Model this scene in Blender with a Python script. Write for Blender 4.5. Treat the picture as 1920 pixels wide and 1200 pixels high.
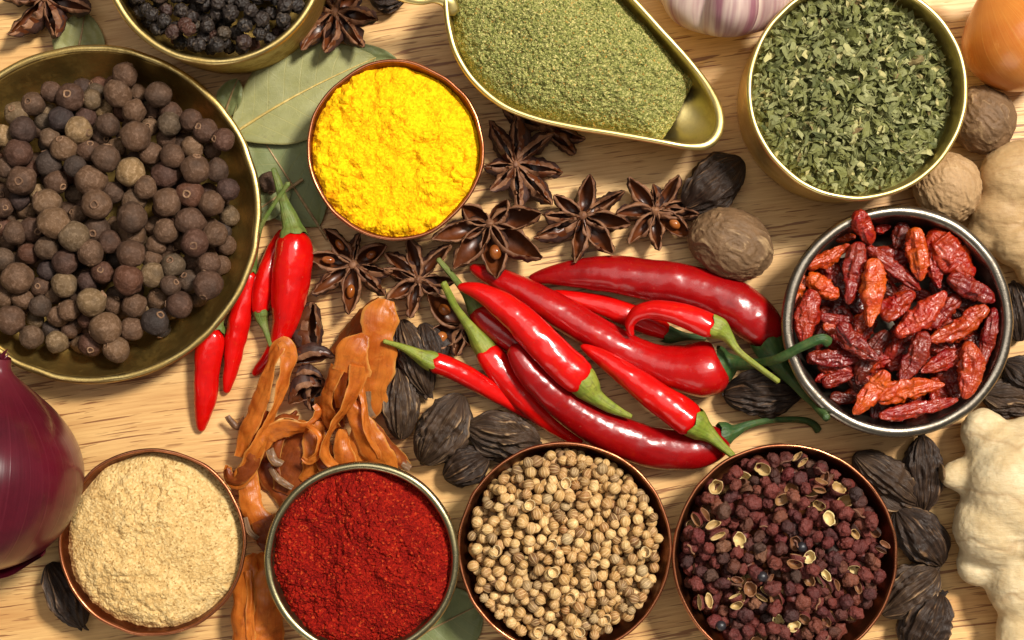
import bpy, bmesh, math, random
import numpy as np
from mathutils import Vector, Matrix, Euler

for o in list(bpy.data.objects):
    bpy.data.objects.remove(o)
SC = bpy.context.scene
COL = SC.collection
K = 0.000165            # metres per modelling unit (one unit = 0.165 mm)
DCAM = 2933.0           # camera height above the table, in units
PI = math.pi

# ------------------------------------------------------------------ camera, light, exposure
cam_d = bpy.data.cameras.new('camera'); cam = bpy.data.objects.new('camera', cam_d); COL.objects.link(cam)
cam.location = (0, 0, DCAM * K); cam.rotation_euler = (0, 0, 0)
cam_d.sensor_width = 36; cam_d.lens = 55; cam_d.clip_start = 0.01; cam_d.clip_end = 20
SC.camera = cam
SC.render.resolution_x = 1024; SC.render.resolution_y = 640
SC.view_settings.view_transform = 'Standard'; SC.view_settings.look = 'None'
SC.view_settings.exposure = 0.0; SC.view_settings.gamma = 1.0
try: SC.view_settings.use_curve_mapping = False
except Exception: pass

world = bpy.data.worlds.new('World'); SC.world = world; world.use_nodes = True
bg = world.node_tree.nodes['Background']
bg.inputs[0].default_value = (1.0, 0.93, 0.82, 1); bg.inputs[1].default_value = 0.15

def area(name, loc, target, size, power, color):
    d = bpy.data.lights.new(name, 'AREA'); d.shape = 'SQUARE'; d.size = size; d.energy = power; d.color = color
    o = bpy.data.objects.new(name, d); COL.objects.link(o); o.location = loc
    o.rotation_euler = (Vector(target) - Vector(loc)).to_track_quat('-Z', 'Y').to_euler()
    return o
KAZ, KEL, KD = math.radians(40), math.radians(57), 1.5
area('key_lamp', (KD*math.cos(KEL)*math.cos(KAZ), KD*math.cos(KEL)*math.sin(KAZ), KD*math.sin(KEL)), (0, 0, 0), 0.24, 37, (1.0, 0.95, 0.85))
area('soft_lamp', (-0.1, 0.3, 1.25), (0, 0, 0), 0.9, 4.4, (1.0, 0.96, 0.89))
area('front_fill', (-0.45, -1.25, 0.5), (0, 0, 0), 0.8, 3.2, (1.0, 0.93, 0.82))  # added fill light, brightens brass walls that face away from the key

# ------------------------------------------------------------------ noise
def _h(ix, iy, iz, seed):
    h = (ix.astype(np.uint32)*np.uint32(374761393) + iy.astype(np.uint32)*np.uint32(668265263)
         + iz.astype(np.uint32)*np.uint32(2246822519) + np.uint32((seed*3266489917+12345) & 0xffffffff))
    h ^= h >> np.uint32(15); h *= np.uint32(2246822519); h ^= h >> np.uint32(13); h *= np.uint32(3266489917); h ^= h >> np.uint32(16)
    return h.astype(np.float64)/2147483648.0 - 1.0
def noise(p, seed=0):
    p = np.asarray(p, float); sh = p.shape[:-1]; p = p.reshape(-1, 3)
    f = np.floor(p); t = p-f; i = f.astype(np.int64); t = t*t*t*(t*(t*6-15)+10)
    r = 0
    for dx in (0, 1):
        wx = t[:, 0] if dx else 1-t[:, 0]
        for dy in (0, 1):
            wy = t[:, 1] if dy else 1-t[:, 1]
            for dz in (0, 1):
                wz = t[:, 2] if dz else 1-t[:, 2]
                r = r + wx*wy*wz*_h(i[:, 0]+dx, i[:, 1]+dy, i[:, 2]+dz, seed)
    return r.reshape(sh)
def fbm(p, octv=4, seed=0, gain=0.5):
    p = np.asarray(p, float); a = 1.0; s = 0; q = p
    for k in range(octv):
        s = s + a*noise(q, seed+k*17); q = q*2.03+3.7; a *= gain
    return s
def ridged(p, octv=3, seed=0, gain=0.5):
    p = np.asarray(p, float); a = 1.0; s = 0; q = p; n = 0
    for k in range(octv):
        s = s + a*(1-np.abs(noise(q, seed+k*17))*2); n += a; q = q*2.03+3.7; a *= gain
    return s/n
def sstep(a, b, x):
    t = np.clip((np.asarray(x, float)-a)/(b-a), 0, 1); return t*t*(3-2*t)

# ------------------------------------------------------------------ positions
def Wp(px, py, z=0.0):
    s = (DCAM-z)/DCAM
    return np.array([(px-960.0)*s, (600.0-py)*s, z])

# ------------------------------------------------------------------ mesh + object helpers
def mesh(name, V, quads=None, tris=None, mats=(), midx=None, smooth=True, attrs=None):
    me = bpy.data.meshes.new(name)
    V = np.asarray(V, float).reshape(-1, 3)
    me.vertices.add(len(V)); me.vertices.foreach_set('co', (V*K).astype(np.float32).ravel())
    L = []; st = []; n = 0
    if quads is not None and len(quads):
        q = np.asarray(quads, np.int32); L.append(q.ravel()); st.append(np.arange(len(q))*4); n = len(q)*4
    if tris is not None and len(tris):
        t = np.asarray(tris, np.int32); L.append(t.ravel()); st.append(n+np.arange(len(t))*3)
    L = np.concatenate(L); st = np.concatenate(st).astype(np.int32)
    me.loops.add(len(L)); me.loops.foreach_set('vertex_index', L.astype(np.int32))
    me.polygons.add(len(st)); me.polygons.foreach_set('loop_start', st)
    me.polygons.foreach_set('use_smooth', np.full(len(st), smooth, bool))
    if midx is not None: me.polygons.foreach_set('material_index', np.asarray(midx, np.int32))
    for m in mats: me.materials.append(m)
    if attrs:
        for an, av in attrs.items():
            av = np.asarray(av, np.float32)
            if av.ndim == 2:
                a = me.attributes.new(an, 'FLOAT_VECTOR', 'POINT'); a.data.foreach_set('vector', av.ravel())
            else:
                a = me.attributes.new(an, 'FLOAT', 'POINT'); a.data.foreach_set('value', av.ravel())
    me.update(calc_edges=True)
    return me
def gq(nu, nv, wu=False, wv=False):
    i, j = np.meshgrid(np.arange(nu if wu else nu-1), np.arange(nv if wv else nv-1), indexing='ij')
    i = i.ravel(); j = j.ravel(); i2 = (i+1) % nu; j2 = (j+1) % nv
    return np.stack([i*nv+j, i*nv+j2, i2*nv+j2, i2*nv+j], 1)
def link(name, me, parent=None, loc=None, rot=None, scale=None):
    o = bpy.data.objects.new(name, me); COL.objects.link(o)
    if parent is not None: o.parent = parent
    if loc is not None: o.location = [c*K for c in loc]
    if rot is not None: o.rotation_euler = rot
    if scale is not None: o.scale = scale
    return o
def tag(o, label=None, cat=None, group=None, kind=None):
    if label: o['label'] = label
    if cat: o['category'] = cat
    if group: o['group'] = group
    if kind: o['kind'] = kind
    return o
GROUPS = {'fresh_chilli': 'fresh red chillies', 'star_anise': 'star anise on the table', 'star_anise_fragment': 'star anise on the table', 'black_cardamom': 'black cardamom pods', 'nutmeg': 'nutmegs', 'bay_leaf': 'bay leaves', 'mace_blade': 'mace pieces', 'ginger_root': 'ginger roots', 'copper_bowl': 'copper bowls', 'brass_cup': 'brass cups'}
def thing(name, label, cat, loc, group=None):
    group = group or GROUPS.get(name)
    e = link(name, None, None, loc); e.empty_display_size = 0.005
    return tag(e, label, cat, group)
def unit(v):
    v = np.asarray(v, float); return v/np.maximum(np.linalg.norm(v, axis=-1, keepdims=True), 1e-9)

def spline(ctrl, n):
    """Catmull-Rom through control rows, resampled to n rows evenly by arc length of xyz"""
    c = np.asarray(ctrl, float)
    c = np.vstack([2*c[0]-c[1], c, 2*c[-1]-c[-2]])
    out = []
    for i in range(1, len(c)-2):
        p0, p1, p2, p3 = c[i-1], c[i], c[i+1], c[i+2]
        for t in np.linspace(0, 1, 24, endpoint=False):
            out.append(0.5*((2*p1)+(-p0+p2)*t+(2*p0-5*p1+4*p2-p3)*t*t+(-p0+3*p1-3*p2+p3)*t**3))
    out.append(c[-2]); out = np.array(out)
    d = np.r_[0, np.cumsum(np.linalg.norm(np.diff(out[:, :3], axis=0), axis=1))]
    s = np.linspace(0, d[-1], n)
    return np.stack([np.interp(s, d, out[:, k]) for k in range(out.shape[1])], 1), s
def frames(P):
    T = unit(np.gradient(P, axis=0))
    s = np.cross(T[0], [0, 0, 1.0])
    if np.linalg.norm(s) < .2: s = np.cross(T[0], [0, 1.0, 0])
    S = [unit(s)]
    for i in range(1, len(T)):
        v = S[-1]-T[i]*np.dot(S[-1], T[i]); S.append(unit(v))
    S = np.array(S); U = np.cross(S, T)
    return T, S, U
def tube(P, r, nr=16, disp=None, elev=None):
    """P (n,3), r (n,) -> grid (n,nr,3); disp (n,nr) multiplies the radius"""
    T, S, U = frames(P)
    th = np.linspace(0, 2*PI, nr, endpoint=False)
    R = r[:, None]*np.ones(nr)[None]
    if disp is not None: R = R*disp
    V = P[:, None]+R[..., None]*(np.cos(th)[None, :, None]*S[:, None]+np.sin(th)[None, :, None]*U[:, None])
    return V
def round_ends(r, s, a=None, b=None):
    r = r.copy(); L = s[-1]
    if a:
        m = s < a; r[m] *= np.sqrt(np.clip(1-(1-s[m]/a)**2, 0.0004, 1))
    if b:
        m = s > L-b; r[m] *= np.sqrt(np.clip(1-(1-(L-s[m])/b)**2, 0.0004, 1))
    return r
_ico = {}
def ico(sub):
    if sub not in _ico:
        bm = bmesh.new(); bmesh.ops.create_icosphere(bm, subdivisions=sub, radius=1)
        V = np.array([v.co[:] for v in bm.verts]); F = np.array([[v.index for v in f.verts] for f in bm.faces]); bm.free()
        _ico[sub] = (V, F)
    return _ico[sub]

# ------------------------------------------------------------------ material helpers
def C(r, g, b, a=None):
    f = lambda x: (x/255.0/12.92 if x/255.0 <= 0.04045 else ((x/255.0+0.055)/1.055)**2.4)
    return (f(r), f(g), f(b), 1.0)
class Mt:
    def __init__(self, name):
        self.m = bpy.data.materials.new(name); self.m.use_nodes = True
        self.t = self.m.node_tree; self.t.nodes.clear()
        self.out = self.t.nodes.new('ShaderNodeOutputMaterial')
        tc = self.n('ShaderNodeTexCoord'); oi = self.n('ShaderNodeObjectInfo')
        self.rnd = oi.outputs['Random']
        sc = self.n('ShaderNodeVectorMath', {0: tc.outputs['Object'], 1: (1/K,)*3}, operation='MULTIPLY')
        of = self.n('ShaderNodeVectorMath', {0: self.rnd, 1: (977., 533., 811.)}, operation='MULTIPLY')
        self.co = self.n('ShaderNodeVectorMath', {0: sc.outputs[0], 1: of.outputs[0]}, operation='ADD').outputs[0]
        self.raw = sc.outputs[0]
    def n(self, typ, ins=None, **props):
        nd = self.t.nodes.new(typ)
        for k, v in props.items(): setattr(nd, k, v)
        for k, v in (ins or {}).items(): self.set(nd.inputs[k], v)
        return nd
    def set(self, sock, v):
        if isinstance(v, bpy.types.NodeSocket): self.t.links.new(v, sock)
        else:
            try: sock.default_value = v
            except Exception:
                sock.default_value = tuple(v)[:len(sock.default_value)]
    def noise(self, scale, detail=4, rough=.55, vec=None, dist=0.0):
        return self.n('ShaderNodeTexNoise', {'Vector': vec or self.co, 'Scale': scale, 'Detail': detail, 'Roughness': rough, 'Distortion': dist}).outputs['Fac']
    def vor(self, scale, vec=None, feature='F1', out='Distance', rnd=1.0):
        return self.n('ShaderNodeTexVoronoi', {'Vector': vec or self.co, 'Scale': scale, 'Randomness': rnd}, feature=feature).outputs[out]
    def mapv(self, scale=(1, 1, 1), rot=(0, 0, 0), vec=None):
        return self.n('ShaderNodeMapping', {'Vector': vec or self.co, 'Scale': scale, 'Rotation': rot}).outputs[0]
    def ramp(self, f, stops, interp='LINEAR'):
        r = self.n('ShaderNodeValToRGB', {0: f}); cr = r.color_ramp; cr.interpolation = interp
        while len(cr.elements) < len(stops): cr.elements.new(0.5)
        for e, (p, c) in zip(cr.elements, stops):
            e.position = p; e.color = c if isinstance(c, tuple) else (c, c, c, 1)
        return r.outputs[0]
    def mix(self, f, a, b, mode='MIX'):
        x = self.n('ShaderNodeMix', {0: f, 6: a, 7: b}, data_type='RGBA', blend_type=mode); return x.outputs[2]
    def math(self, op, a, b=0.0, clamp=False):
        return self.n('ShaderNodeMath', {0: a, 1: b}, operation=op, use_clamp=clamp).outputs[0]
    def rng(self, f, a, b, c, d):
        return self.n('ShaderNodeMapRange', {0: f, 1: a, 2: b, 3: c, 4: d}).outputs[0]
    def attr(self, name, out='Fac'):
        return self.n('ShaderNodeAttribute', attribute_name=name).outputs[out]
    def bump(self, h, strength=.5, dist=2.0, nrm=None):
        ins = {'Height': h, 'Strength': strength, 'Distance': dist*K}
        if nrm is not None: ins['Normal'] = nrm
        return self.n('ShaderNodeBump', ins).outputs[0]
    def hsv(self, col, h=.5, s=1., v=1.):
        return self.n('ShaderNodeHueSaturation', {'Hue': h, 'Saturation': s, 'Value': v, 'Color': col}).outputs[0]
    def bsdf(self, color, rough=.6, normal=None, metal=0.0, spec=.5, sss=0.0, sss_r=(1, .4, .2), sss_px=8, coat=0.0, coat_r=.1, trans=None, sheen=0.0):
        ins = {'Base Color': color, 'Roughness': rough, 'Metallic': metal, 'Specular IOR Level': spec}
        if normal is not None: ins['Normal'] = normal
        if sss: ins.update({'Subsurface Weight': sss, 'Subsurface Radius': sss_r, 'Subsurface Scale': sss_px*K})
        if coat: ins.update({'Coat Weight': coat, 'Coat Roughness': coat_r})
        if sheen: ins.update({'Sheen Weight': sheen})
        b = self.n('ShaderNodeBsdfPrincipled', ins)
        sh = b.outputs[0]
        if trans is not None:
            tr = self.n('ShaderNodeBsdfTranslucent', {0: trans[0]})
            sh = self.n('ShaderNodeMixShader', {0: trans[1], 1: sh, 2: tr.outputs[0]}).outputs[0]
        self.t.links.new(sh, self.out.inputs[0]); return self.m
# ------------------------------------------------------------------ materials
def mat_wood():
    m = Mt('pale_wood')
    warp = m.noise(.0011, 1, .5, vec=m.raw)
    v = m.n('ShaderNodeVectorMath', {0: m.raw, 1: m.n('ShaderNodeCombineXYZ', {1: m.math('MULTIPLY', warp, 90.)}).outputs[0]}, operation='ADD').outputs[0]
    v = m.mapv((1, 1, 1), (0, 0, math.radians(-8)), v)
    big = m.noise(1, 3, .5, vec=m.mapv((.0012, .011, 1), vec=v))
    fib = m.noise(1, 5, .65, vec=m.mapv((.008, .22, 1), vec=v))
    base = m.ramp(big, [(.28, C(192, 142, 84)), (.46, C(216, 172, 110)), (.6, C(228, 188, 126)), (.75, C(202, 154, 94))])
    base = m.mix(m.rng(fib, .35, .72, 0, .65), base, C(170, 116, 64))
    d1 = m.noise(1, 2, .5, vec=m.mapv((.006, .15, 1), vec=v))
    d2 = m.noise(1, 2, .5, vec=m.mapv((.013, .2, 1), (0, 0, .02), vec=m.n('ShaderNodeVectorMath', {0: v, 1: (517., 231., 0)}, operation='ADD').outputs[0]))
    dm = m.noise(1, 2, .5, vec=m.mapv((.0022, .0065, 1), vec=v))
    thr = m.rng(dm, .3, .7, .67, .545)
    dash = m.math('MAXIMUM', m.rng(m.math('SUBTRACT', d1, thr), 0, .025, 0, 1), m.math('MULTIPLY', m.rng(m.math('SUBTRACT', d2, thr), .0, .045, 0, 1), .7))
    dc = m.mix(m.noise(.01, 2, .5, vec=v), C(100, 50, 22), C(140, 84, 42))
    col = m.mix(m.math('MULTIPLY', dash, .85), base, dc)
    h = m.math('SUBTRACT', m.math('MULTIPLY', fib, .4), dash)
    return m.bsdf(col, m.rng(fib, .3, .7, .38, .55), m.bump(h, .35, 1.2), spec=.4)
WOOD = mat_wood()

def mat_metal(name, c1, c2, c3, rough=.3, sc=.02, bump=.15, patina=.35):
    m = Mt(name)
    n1 = m.noise(sc, 5, .65); n2 = m.noise(sc*9, 4, .6)
    p = m.attr('pc', 'Vector')
    br = m.noise(1, 3, .6, vec=m.mapv((.02, .35, 1), vec=p))
    col = m.mix(m.rng(n1, .35, .65, 0, 1), c1, c2)
    pt = m.rng(m.math('ADD', m.math('MULTIPLY', n2, .5), m.math('MULTIPLY', n1, .5)), .48, .64, 0, patina)
    col = m.mix(pt, col, c3)
    r = m.math('ADD', m.rng(n1, .3, .7, rough-.06, rough+.1), m.math('MULTIPLY', pt, .35))
    h = m.math('ADD', m.math('MULTIPLY', br, .5), n2)
    return m.bsdf(col, r, m.bump(h, bump, 1.0), metal=1.0)
BRASS = mat_metal('aged_brass', C(190, 158, 90), C(172, 138, 72), C(112, 84, 38), .45, .012, .35, .5)
BRASS_RIM = mat_metal('worn_brass_edge', C(212, 186, 122), C(196, 166, 100), C(132, 104, 56), .36, .02, .25, .4)
GOLD = mat_metal('polished_brass', C(232, 210, 142), C(220, 196, 122), C(176, 146, 82), .36, .014, .12, .25)
COPPER = mat_metal('brown_copper', C(136, 78, 46), C(104, 58, 34), C(66, 40, 26), .42, .018, .2, .5)
COPPER_RIM = mat_metal('copper_edge', C(190, 122, 86), C(160, 96, 64), C(90, 52, 36), .28, .03, .15, .4)
PEWTER = mat_metal('dark_pewter', C(112, 102, 90), C(84, 75, 66), C(54, 47, 40), .4, .015, .25, .5)
PEWTER_RIM = mat_metal('worn_pewter_edge', C(158, 148, 134), C(120, 110, 98), C(70, 62, 54), .27, .02, .2, .45)
STEEL = mat_metal('olive_bronze', C(146, 134, 96), C(118, 106, 74), C(80, 70, 46), .38, .015, .2, .4)
STEEL_RIM = mat_metal('olive_bronze_edge', C(178, 168, 132), C(148, 136, 100), C(90, 80, 54), .26, .02, .15, .35)

def mat_powder(name, cs, gs, bump=.6, vs=.25, spec=.15, speck=None):
    m = Mt(name)
    n1 = m.noise(.02, 4, .6); n2 = m.noise(gs, 3, .7); v = m.vor(vs, out='Color')
    vb = m.n('ShaderNodeSeparateColor', {0: v}).outputs[0]
    f = m.math('ADD', m.math('MULTIPLY', n1, .35), m.math('ADD', m.math('MULTIPLY', n2, .4), m.math('MULTIPLY', vb, .25)))
    col = m.ramp(f, [(.25, cs[0]), (.48, cs[1]), (.66, cs[2])])
    if speck:
        v2 = m.n('ShaderNodeSeparateColor', {0: m.vor(speck[1], out='Color')}).outputs[1]
        col = m.mix(m.rng(v2, speck[2], speck[2]+.02, 0, .8), col, speck[0])
    h = m.math('ADD', n2, m.math('MULTIPLY', m.vor(vs), .8))
    return m.bsdf(col, .9, m.bump(h, bump, 2.5), spec=spec)
TURM = mat_powder('turmeric_powder', [C(212, 138, 0), C(234, 178, 4), C(242, 198, 12)], .3, .3, speck=(C(226, 148, 2), .12, .9))
GINP = mat_powder('pale_ginger_powder', [C(168, 132, 80), C(200, 164, 106), C(218, 188, 132)], .3, .35, speck=(C(150, 112, 62), .3, .93))
CHIP = mat_powder('red_chilli_powder', [C(82, 4, 2), C(126, 12, 4), C(158, 28, 9)], .32, .8, vs=.3, speck=(C(182, 64, 26), .3, .93))
def mat_zaatar():
    m = Mt('ground_green_herb')
    v = m.n('ShaderNodeTexVoronoi', {'Vector': m.mapv((1, 1, 1)), 'Scale': .38}, feature='F1')
    s = m.n('ShaderNodeSeparateColor', {0: v.outputs['Color']})
    v2 = m.n('ShaderNodeSeparateColor', {0: m.vor(.4, out='Color')})
    col = m.ramp(s.outputs[0], [(.0, C(74, 80, 32)), (.22, C(116, 120, 56)), (.5, C(152, 150, 80)), (.76, C(182, 174, 104)), (.9, C(220, 202, 132)), (.97, C(200, 142, 62))], 'CONSTANT')
    col = m.mix(.35, col, m.ramp(v2.outputs[1], [(0, C(80, 88, 36)), (.5, C(146, 146, 78)), (1, C(212, 202, 134))]))
    h = m.math('ADD', s.outputs[1], m.math('MULTIPLY', v.outputs['Distance'], -.8))
    return m.bsdf(col, .85, m.bump(h, .9, 3.0), spec=.2)
ZAAT = mat_zaatar()

def mat_grain(name, cs, bscale=.2, bump=.4, rough=.75, spec=.3, dist=1.5, wr=None, rv=False, os=1.0, v1=1.75, v2=.5):
    """dry berries and seeds: colour differs from one to the next, mottled"""
    m = Mt(name)
    f = m.rnd
    if rv: f = m.math('FRACT', m.math('ADD', m.rnd, m.attr('rv')))
    base = m.ramp(f, cs); bscale = bscale*os
    n = m.noise(bscale, 4, .65); n2 = m.noise(bscale*.25, 3, .5)
    col = m.mix(m.rng(n, .48, .62, 0, .6), base, m.hsv(base, v=v1, s=.85))
    col = m.mix(m.rng(n2, .45, .7, 0, .6), col, m.hsv(base, v=v2))
    if wr:
        col = m.mix(m.rng(m.attr('ridge'), wr[1], wr[2], 0, wr[3]), col, wr[0])
    return m.bsdf(col, rough, m.bump(n, bump, dist), spec=spec)
ALLSP = mat_grain('allspice_skin', [(0, C(66, 46, 33)), (.22, C(90, 64, 44)), (.42, C(70, 46, 33)), (.58, C(102, 75, 51)), (.7, C(50, 39, 34)), (.8, C(84, 50, 32)), (.88, C(38, 33, 33)), (1, C(126, 98, 64))], .3, 1.0, .7, .3, 2.2, os=.14, v1=2.2, v2=.38)
CALYX = mat_grain('allspice_crown', [(0, C(96, 68, 48)), (1, C(136, 102, 74))], .3, .4, .75, os=.2)
PEPPER = mat_grain('peppercorn_skin', [(0, C(26, 20, 16)), (.5, C(40, 29, 23)), (.75, C(32, 25, 21)), (.9, C(70, 38, 26)), (1, C(58, 46, 32))], .2, .4, .62, .4, 1.5, wr=(C(116, 98, 80), .6, .95, .5), os=.16)
CORI = mat_grain('coriander_skin', [(0, C(160, 116, 62)), (.2, C(190, 150, 92)), (.4, C(140, 94, 48)), (.6, C(202, 166, 108)), (.75, C(172, 132, 80)), (.86, C(118, 80, 44)), (1, C(160, 134, 94))], .12, .25, .6, .3, 1.0, wr=(C(228, 196, 140), .5, .95, .65), rv=True, os=.15)
CORI_IN = mat_grain('coriander_husk_inside', [(0, C(196, 168, 118)), (1, C(214, 188, 140))], .2, .3, .6)
SICH = mat_grain('sichuan_husk', [(0, C(84, 29, 24)), (.25, C(104, 40, 30)), (.45, C(58, 30, 22)), (.62, C(110, 57, 36)), (.8, C(92, 25, 24)), (.93, C(48, 32, 28)), (1, C(122, 76, 50))], .28, .9, .55, .4, 2.6, rv=True, os=.2)
SICH_IN = mat_grain('sichuan_husk_inside', [(0, C(206, 182, 124)), (.35, C(172, 138, 84)), (.65, C(134, 92, 54)), (1, C(112, 66, 42))], .12, .25, .5, .4, rv=True, os=.2, v1=1.15, v2=.8)
SICH_STEM = mat_grain('sichuan_twig', [(0, C(92, 56, 44)), (1, C(128, 88, 60))], .2, .4)
SICH_SEED = mat_grain('sichuan_black_seed', [(0, C(28, 28, 34)), (1, C(40, 36, 40))], .2, .2, .35, .5)

def mat_flake():
    m = Mt('dried_leaf_flake')
    f = m.math('FRACT', m.math('ADD', m.rnd, m.attr('rv')))
    base = m.ramp(f, [(0, C(100, 102, 48)), (.2, C(132, 132, 74)), (.4, C(70, 76, 36)), (.55, C(146, 146, 94)), (.7, C(108, 110, 60)), (.85, C(162, 160, 108)), (.96, C(188, 178, 116)), (1, C(126, 100, 62))])
    n = m.noise(.16, 3, .6)
    col = m.mix(m.rng(n, .4, .7, 0, .5), base, m.hsv(base, v=1.35, s=.85))
    return m.bsdf(col, .65, m.bump(n, .3, 1.0), spec=.3, trans=(col, .2))
FLAKE = mat_flake()

def mat_chilli(name, c1, c2, c3, rough=.22):
    m = Mt(name)
    p = m.attr('pc', 'Vector')
    n1 = m.noise(.018, 3, .55); n2 = m.noise(1, 3, .6, vec=m.mapv((.012, .09, 1), vec=p)); n3 = m.noise(.11, 3, .6)
    col = m.mix(m.rng(n1, .35, .7, 0, 1), c1, c2)
    col = m.mix(m.rng(n2, .52, .75, 0, .4), col, c3)
    bl = m.noise(.05, 5, .7); col = m.mix(m.rng(bl, .55, .72, 0, .45), col, m.hsv(c3 and col, v=.62, s=1.0)); col = m.mix(m.rng(bl, .44, .3, 0, .35), col, m.hsv(col, h=.508, v=1.12))
    pit = m.rng(m.vor(.035), .0, .07, 1, 0)
    col = m.mix(m.math('MULTIPLY', pit, .25), col, C(226, 120, 90))
    h = m.math('ADD', m.math('MULTIPLY', n2, .6), m.math('ADD', m.math('MULTIPLY', n1, 2.5), m.math('MULTIPLY', n3, .15)))
    return m.bsdf(col, m.rng(bl, .3, .7, rough-.05, rough+.07), m.bump(h, .33, 3.0), spec=.5, sss=.12, sss_r=(1, .12, .06), sss_px=10, coat=.1, coat_r=.1)
RED = mat_chilli('bright_red_chilli_skin', C(190, 7, 6), C(206, 14, 9), C(158, 4, 5), .2)
RED2 = mat_chilli('deep_red_chilli_skin', C(158, 6, 8), C(176, 10, 10), C(132, 3, 6), .24)
DRED = mat_chilli('dark_red_chilli_skin', C(132, 5, 8), C(152, 9, 11), C(100, 3, 6), .24)
def mat_stem(name, c1, c2, c3):
    m = Mt(name)
    p = m.attr('pc', 'Vector')
    n1 = m.noise(.03, 4, .6); n2 = m.noise(1, 3, .6, vec=m.mapv((.012, .3, 1), vec=p))
    col = m.mix(m.rng(n1, .38, .64, 0, 1), c1, c2)
    col = m.mix(m.rng(n2, .5, .72, 0, .7), col, c3)
    n3 = m.noise(.09, 4, .7); col = m.mix(m.rng(n3, .52, .7, 0, .6), col, C(92, 80, 40))
    return m.bsdf(col, .48, m.bump(m.math('ADD', n2, n3), .7, 3.0), spec=.35)
STEM_L = mat_stem('yellow_green_stem', C(112, 128, 40), C(140, 142, 52), C(86, 84, 36))
STEM_D = mat_stem('dark_green_stem', C(44, 74, 34), C(70, 92, 46), C(34, 48, 28))
STEM_M = mat_stem('mid_green_stem', C(86, 108, 44), C(116, 122, 60), C(78, 70, 38))

def mat_dried(name, stops):
    m = Mt(name)
    base = m.ramp(m.rnd, stops)
    n1 = m.noise(.035, 4, .6); n2 = m.noise(.12, 4, .65)
    col = m.mix(m.rng(n1, .35, .65, 0, .8), base, m.hsv(base, h=.515, v=1.35))
    col = m.mix(m.rng(n2, .5, .7, 0, .45), col, m.hsv(base, h=.49, v=.55))
    return m.bsdf(col, m.rng(n2, .3, .7, .18, .38), m.bump(n2, .9, 4.0), spec=.5, sss=.1, sss_r=(1, .2, .08), sss_px=8, coat=.3, coat_r=.18)
DR_O = mat_dried('dried_chilli_orange', [(0, C(164, 46, 10)), (.5, C(178, 56, 14)), (1, C(150, 34, 10))])
DR_R = mat_dried('dried_chilli_red', [(0, C(146, 15, 9)), (.5, C(132, 11, 9)), (1, C(160, 24, 10))])
DR_C = mat_dried('dried_chilli_crimson', [(0, C(128, 14, 16)), (.5, C(112, 12, 14)), (1, C(142, 20, 20))])
DR_D = mat_dried('dried_chilli_dark', [(0, C(74, 14, 12)), (1, C(92, 18, 12))])

def mat_pod(name, c1, c2, c3, rough, sc=.12, bump=.6):
    m = Mt(name)
    n1 = m.noise(sc*.3, 4, .6); n2 = m.noise(sc, 4, .65)
    base = m.mix(m.rnd, c1, c2)
    col = m.mix(m.rng(n1, .4, .65, 0, .8), base, c3)
    col = m.mix(m.rng(n2, .5, .75, 0, .5), col, m.hsv(col, v=1.7, s=.8))
    return m.bsdf(col, rough, m.bump(n2, bump, 2.5), spec=.35)
POD_OUT = mat_pod('anise_pod_bark', C(40, 22, 18), C(52, 29, 23), C(72, 43, 31), .6)
POD_IN = mat_pod('anise_pod_inside', C(100, 50, 20), C(84, 41, 18), C(62, 30, 14), .34, .06, .15)
POD_LIP = mat_pod('anise_pod_edge', C(96, 60, 40), C(108, 70, 46), C(138, 94, 62), .6)
SEED = mat_pod('anise_seed', C(134, 70, 22), C(116, 56, 18), C(158, 92, 38), .14, .05, .05)

def mat_carda(name, c1, c2, c3):
    m = Mt(name)
    p = m.attr('pc', 'Vector')
    n2 = m.noise(1, 4, .65, vec=m.mapv((.022, .35, 1), vec=p)); n1 = m.noise(.03, 3, .6)
    col = m.mix(m.rng(n1, .35, .65, 0, 1), c1, c2)
    col = m.mix(m.rng(n2, .54, .74, 0, .5), col, c3)
    col = m.mix(m.rng(m.attr('ridge'), .5, .85, 0, .85), col, c3)
    return m.bsdf(col, .5, m.bump(n2, 1.0, 4.5), spec=.35)
CARD = mat_carda('black_cardamom_skin', C(52, 37, 27), C(70, 51, 37), C(164, 130, 94))
CARD_D = mat_carda('dark_cardamom_skin', C(40, 27, 20), C(52, 36, 26), C(134, 101, 71))
def mat_nut(name, c1, c2, c3):
    m = Mt(name)
    n1 = m.noise(.03, 4, .6); n2 = m.noise(.22, 4, .65)
    col = m.mix(m.rng(n1, .35, .65, 0, 1), c1, c2)
    col = m.mix(m.rng(m.attr('ridge'), .45, .95, 0, .75), col, c3)
    col = m.mix(m.rng(n2, .5, .75, 0, .4), col, m.hsv(c1 and col, v=.6))
    return m.bsdf(col, .6, m.bump(n2, .7, 2.5), spec=.35)
NUT = mat_nut('nutmeg_shell', C(98, 73, 49), C(118, 89, 61), C(178, 146, 106))
NUT2 = mat_nut('pale_nutmeg_shell', C(158, 124, 86), C(174, 140, 100), C(206, 174, 130))
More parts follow.
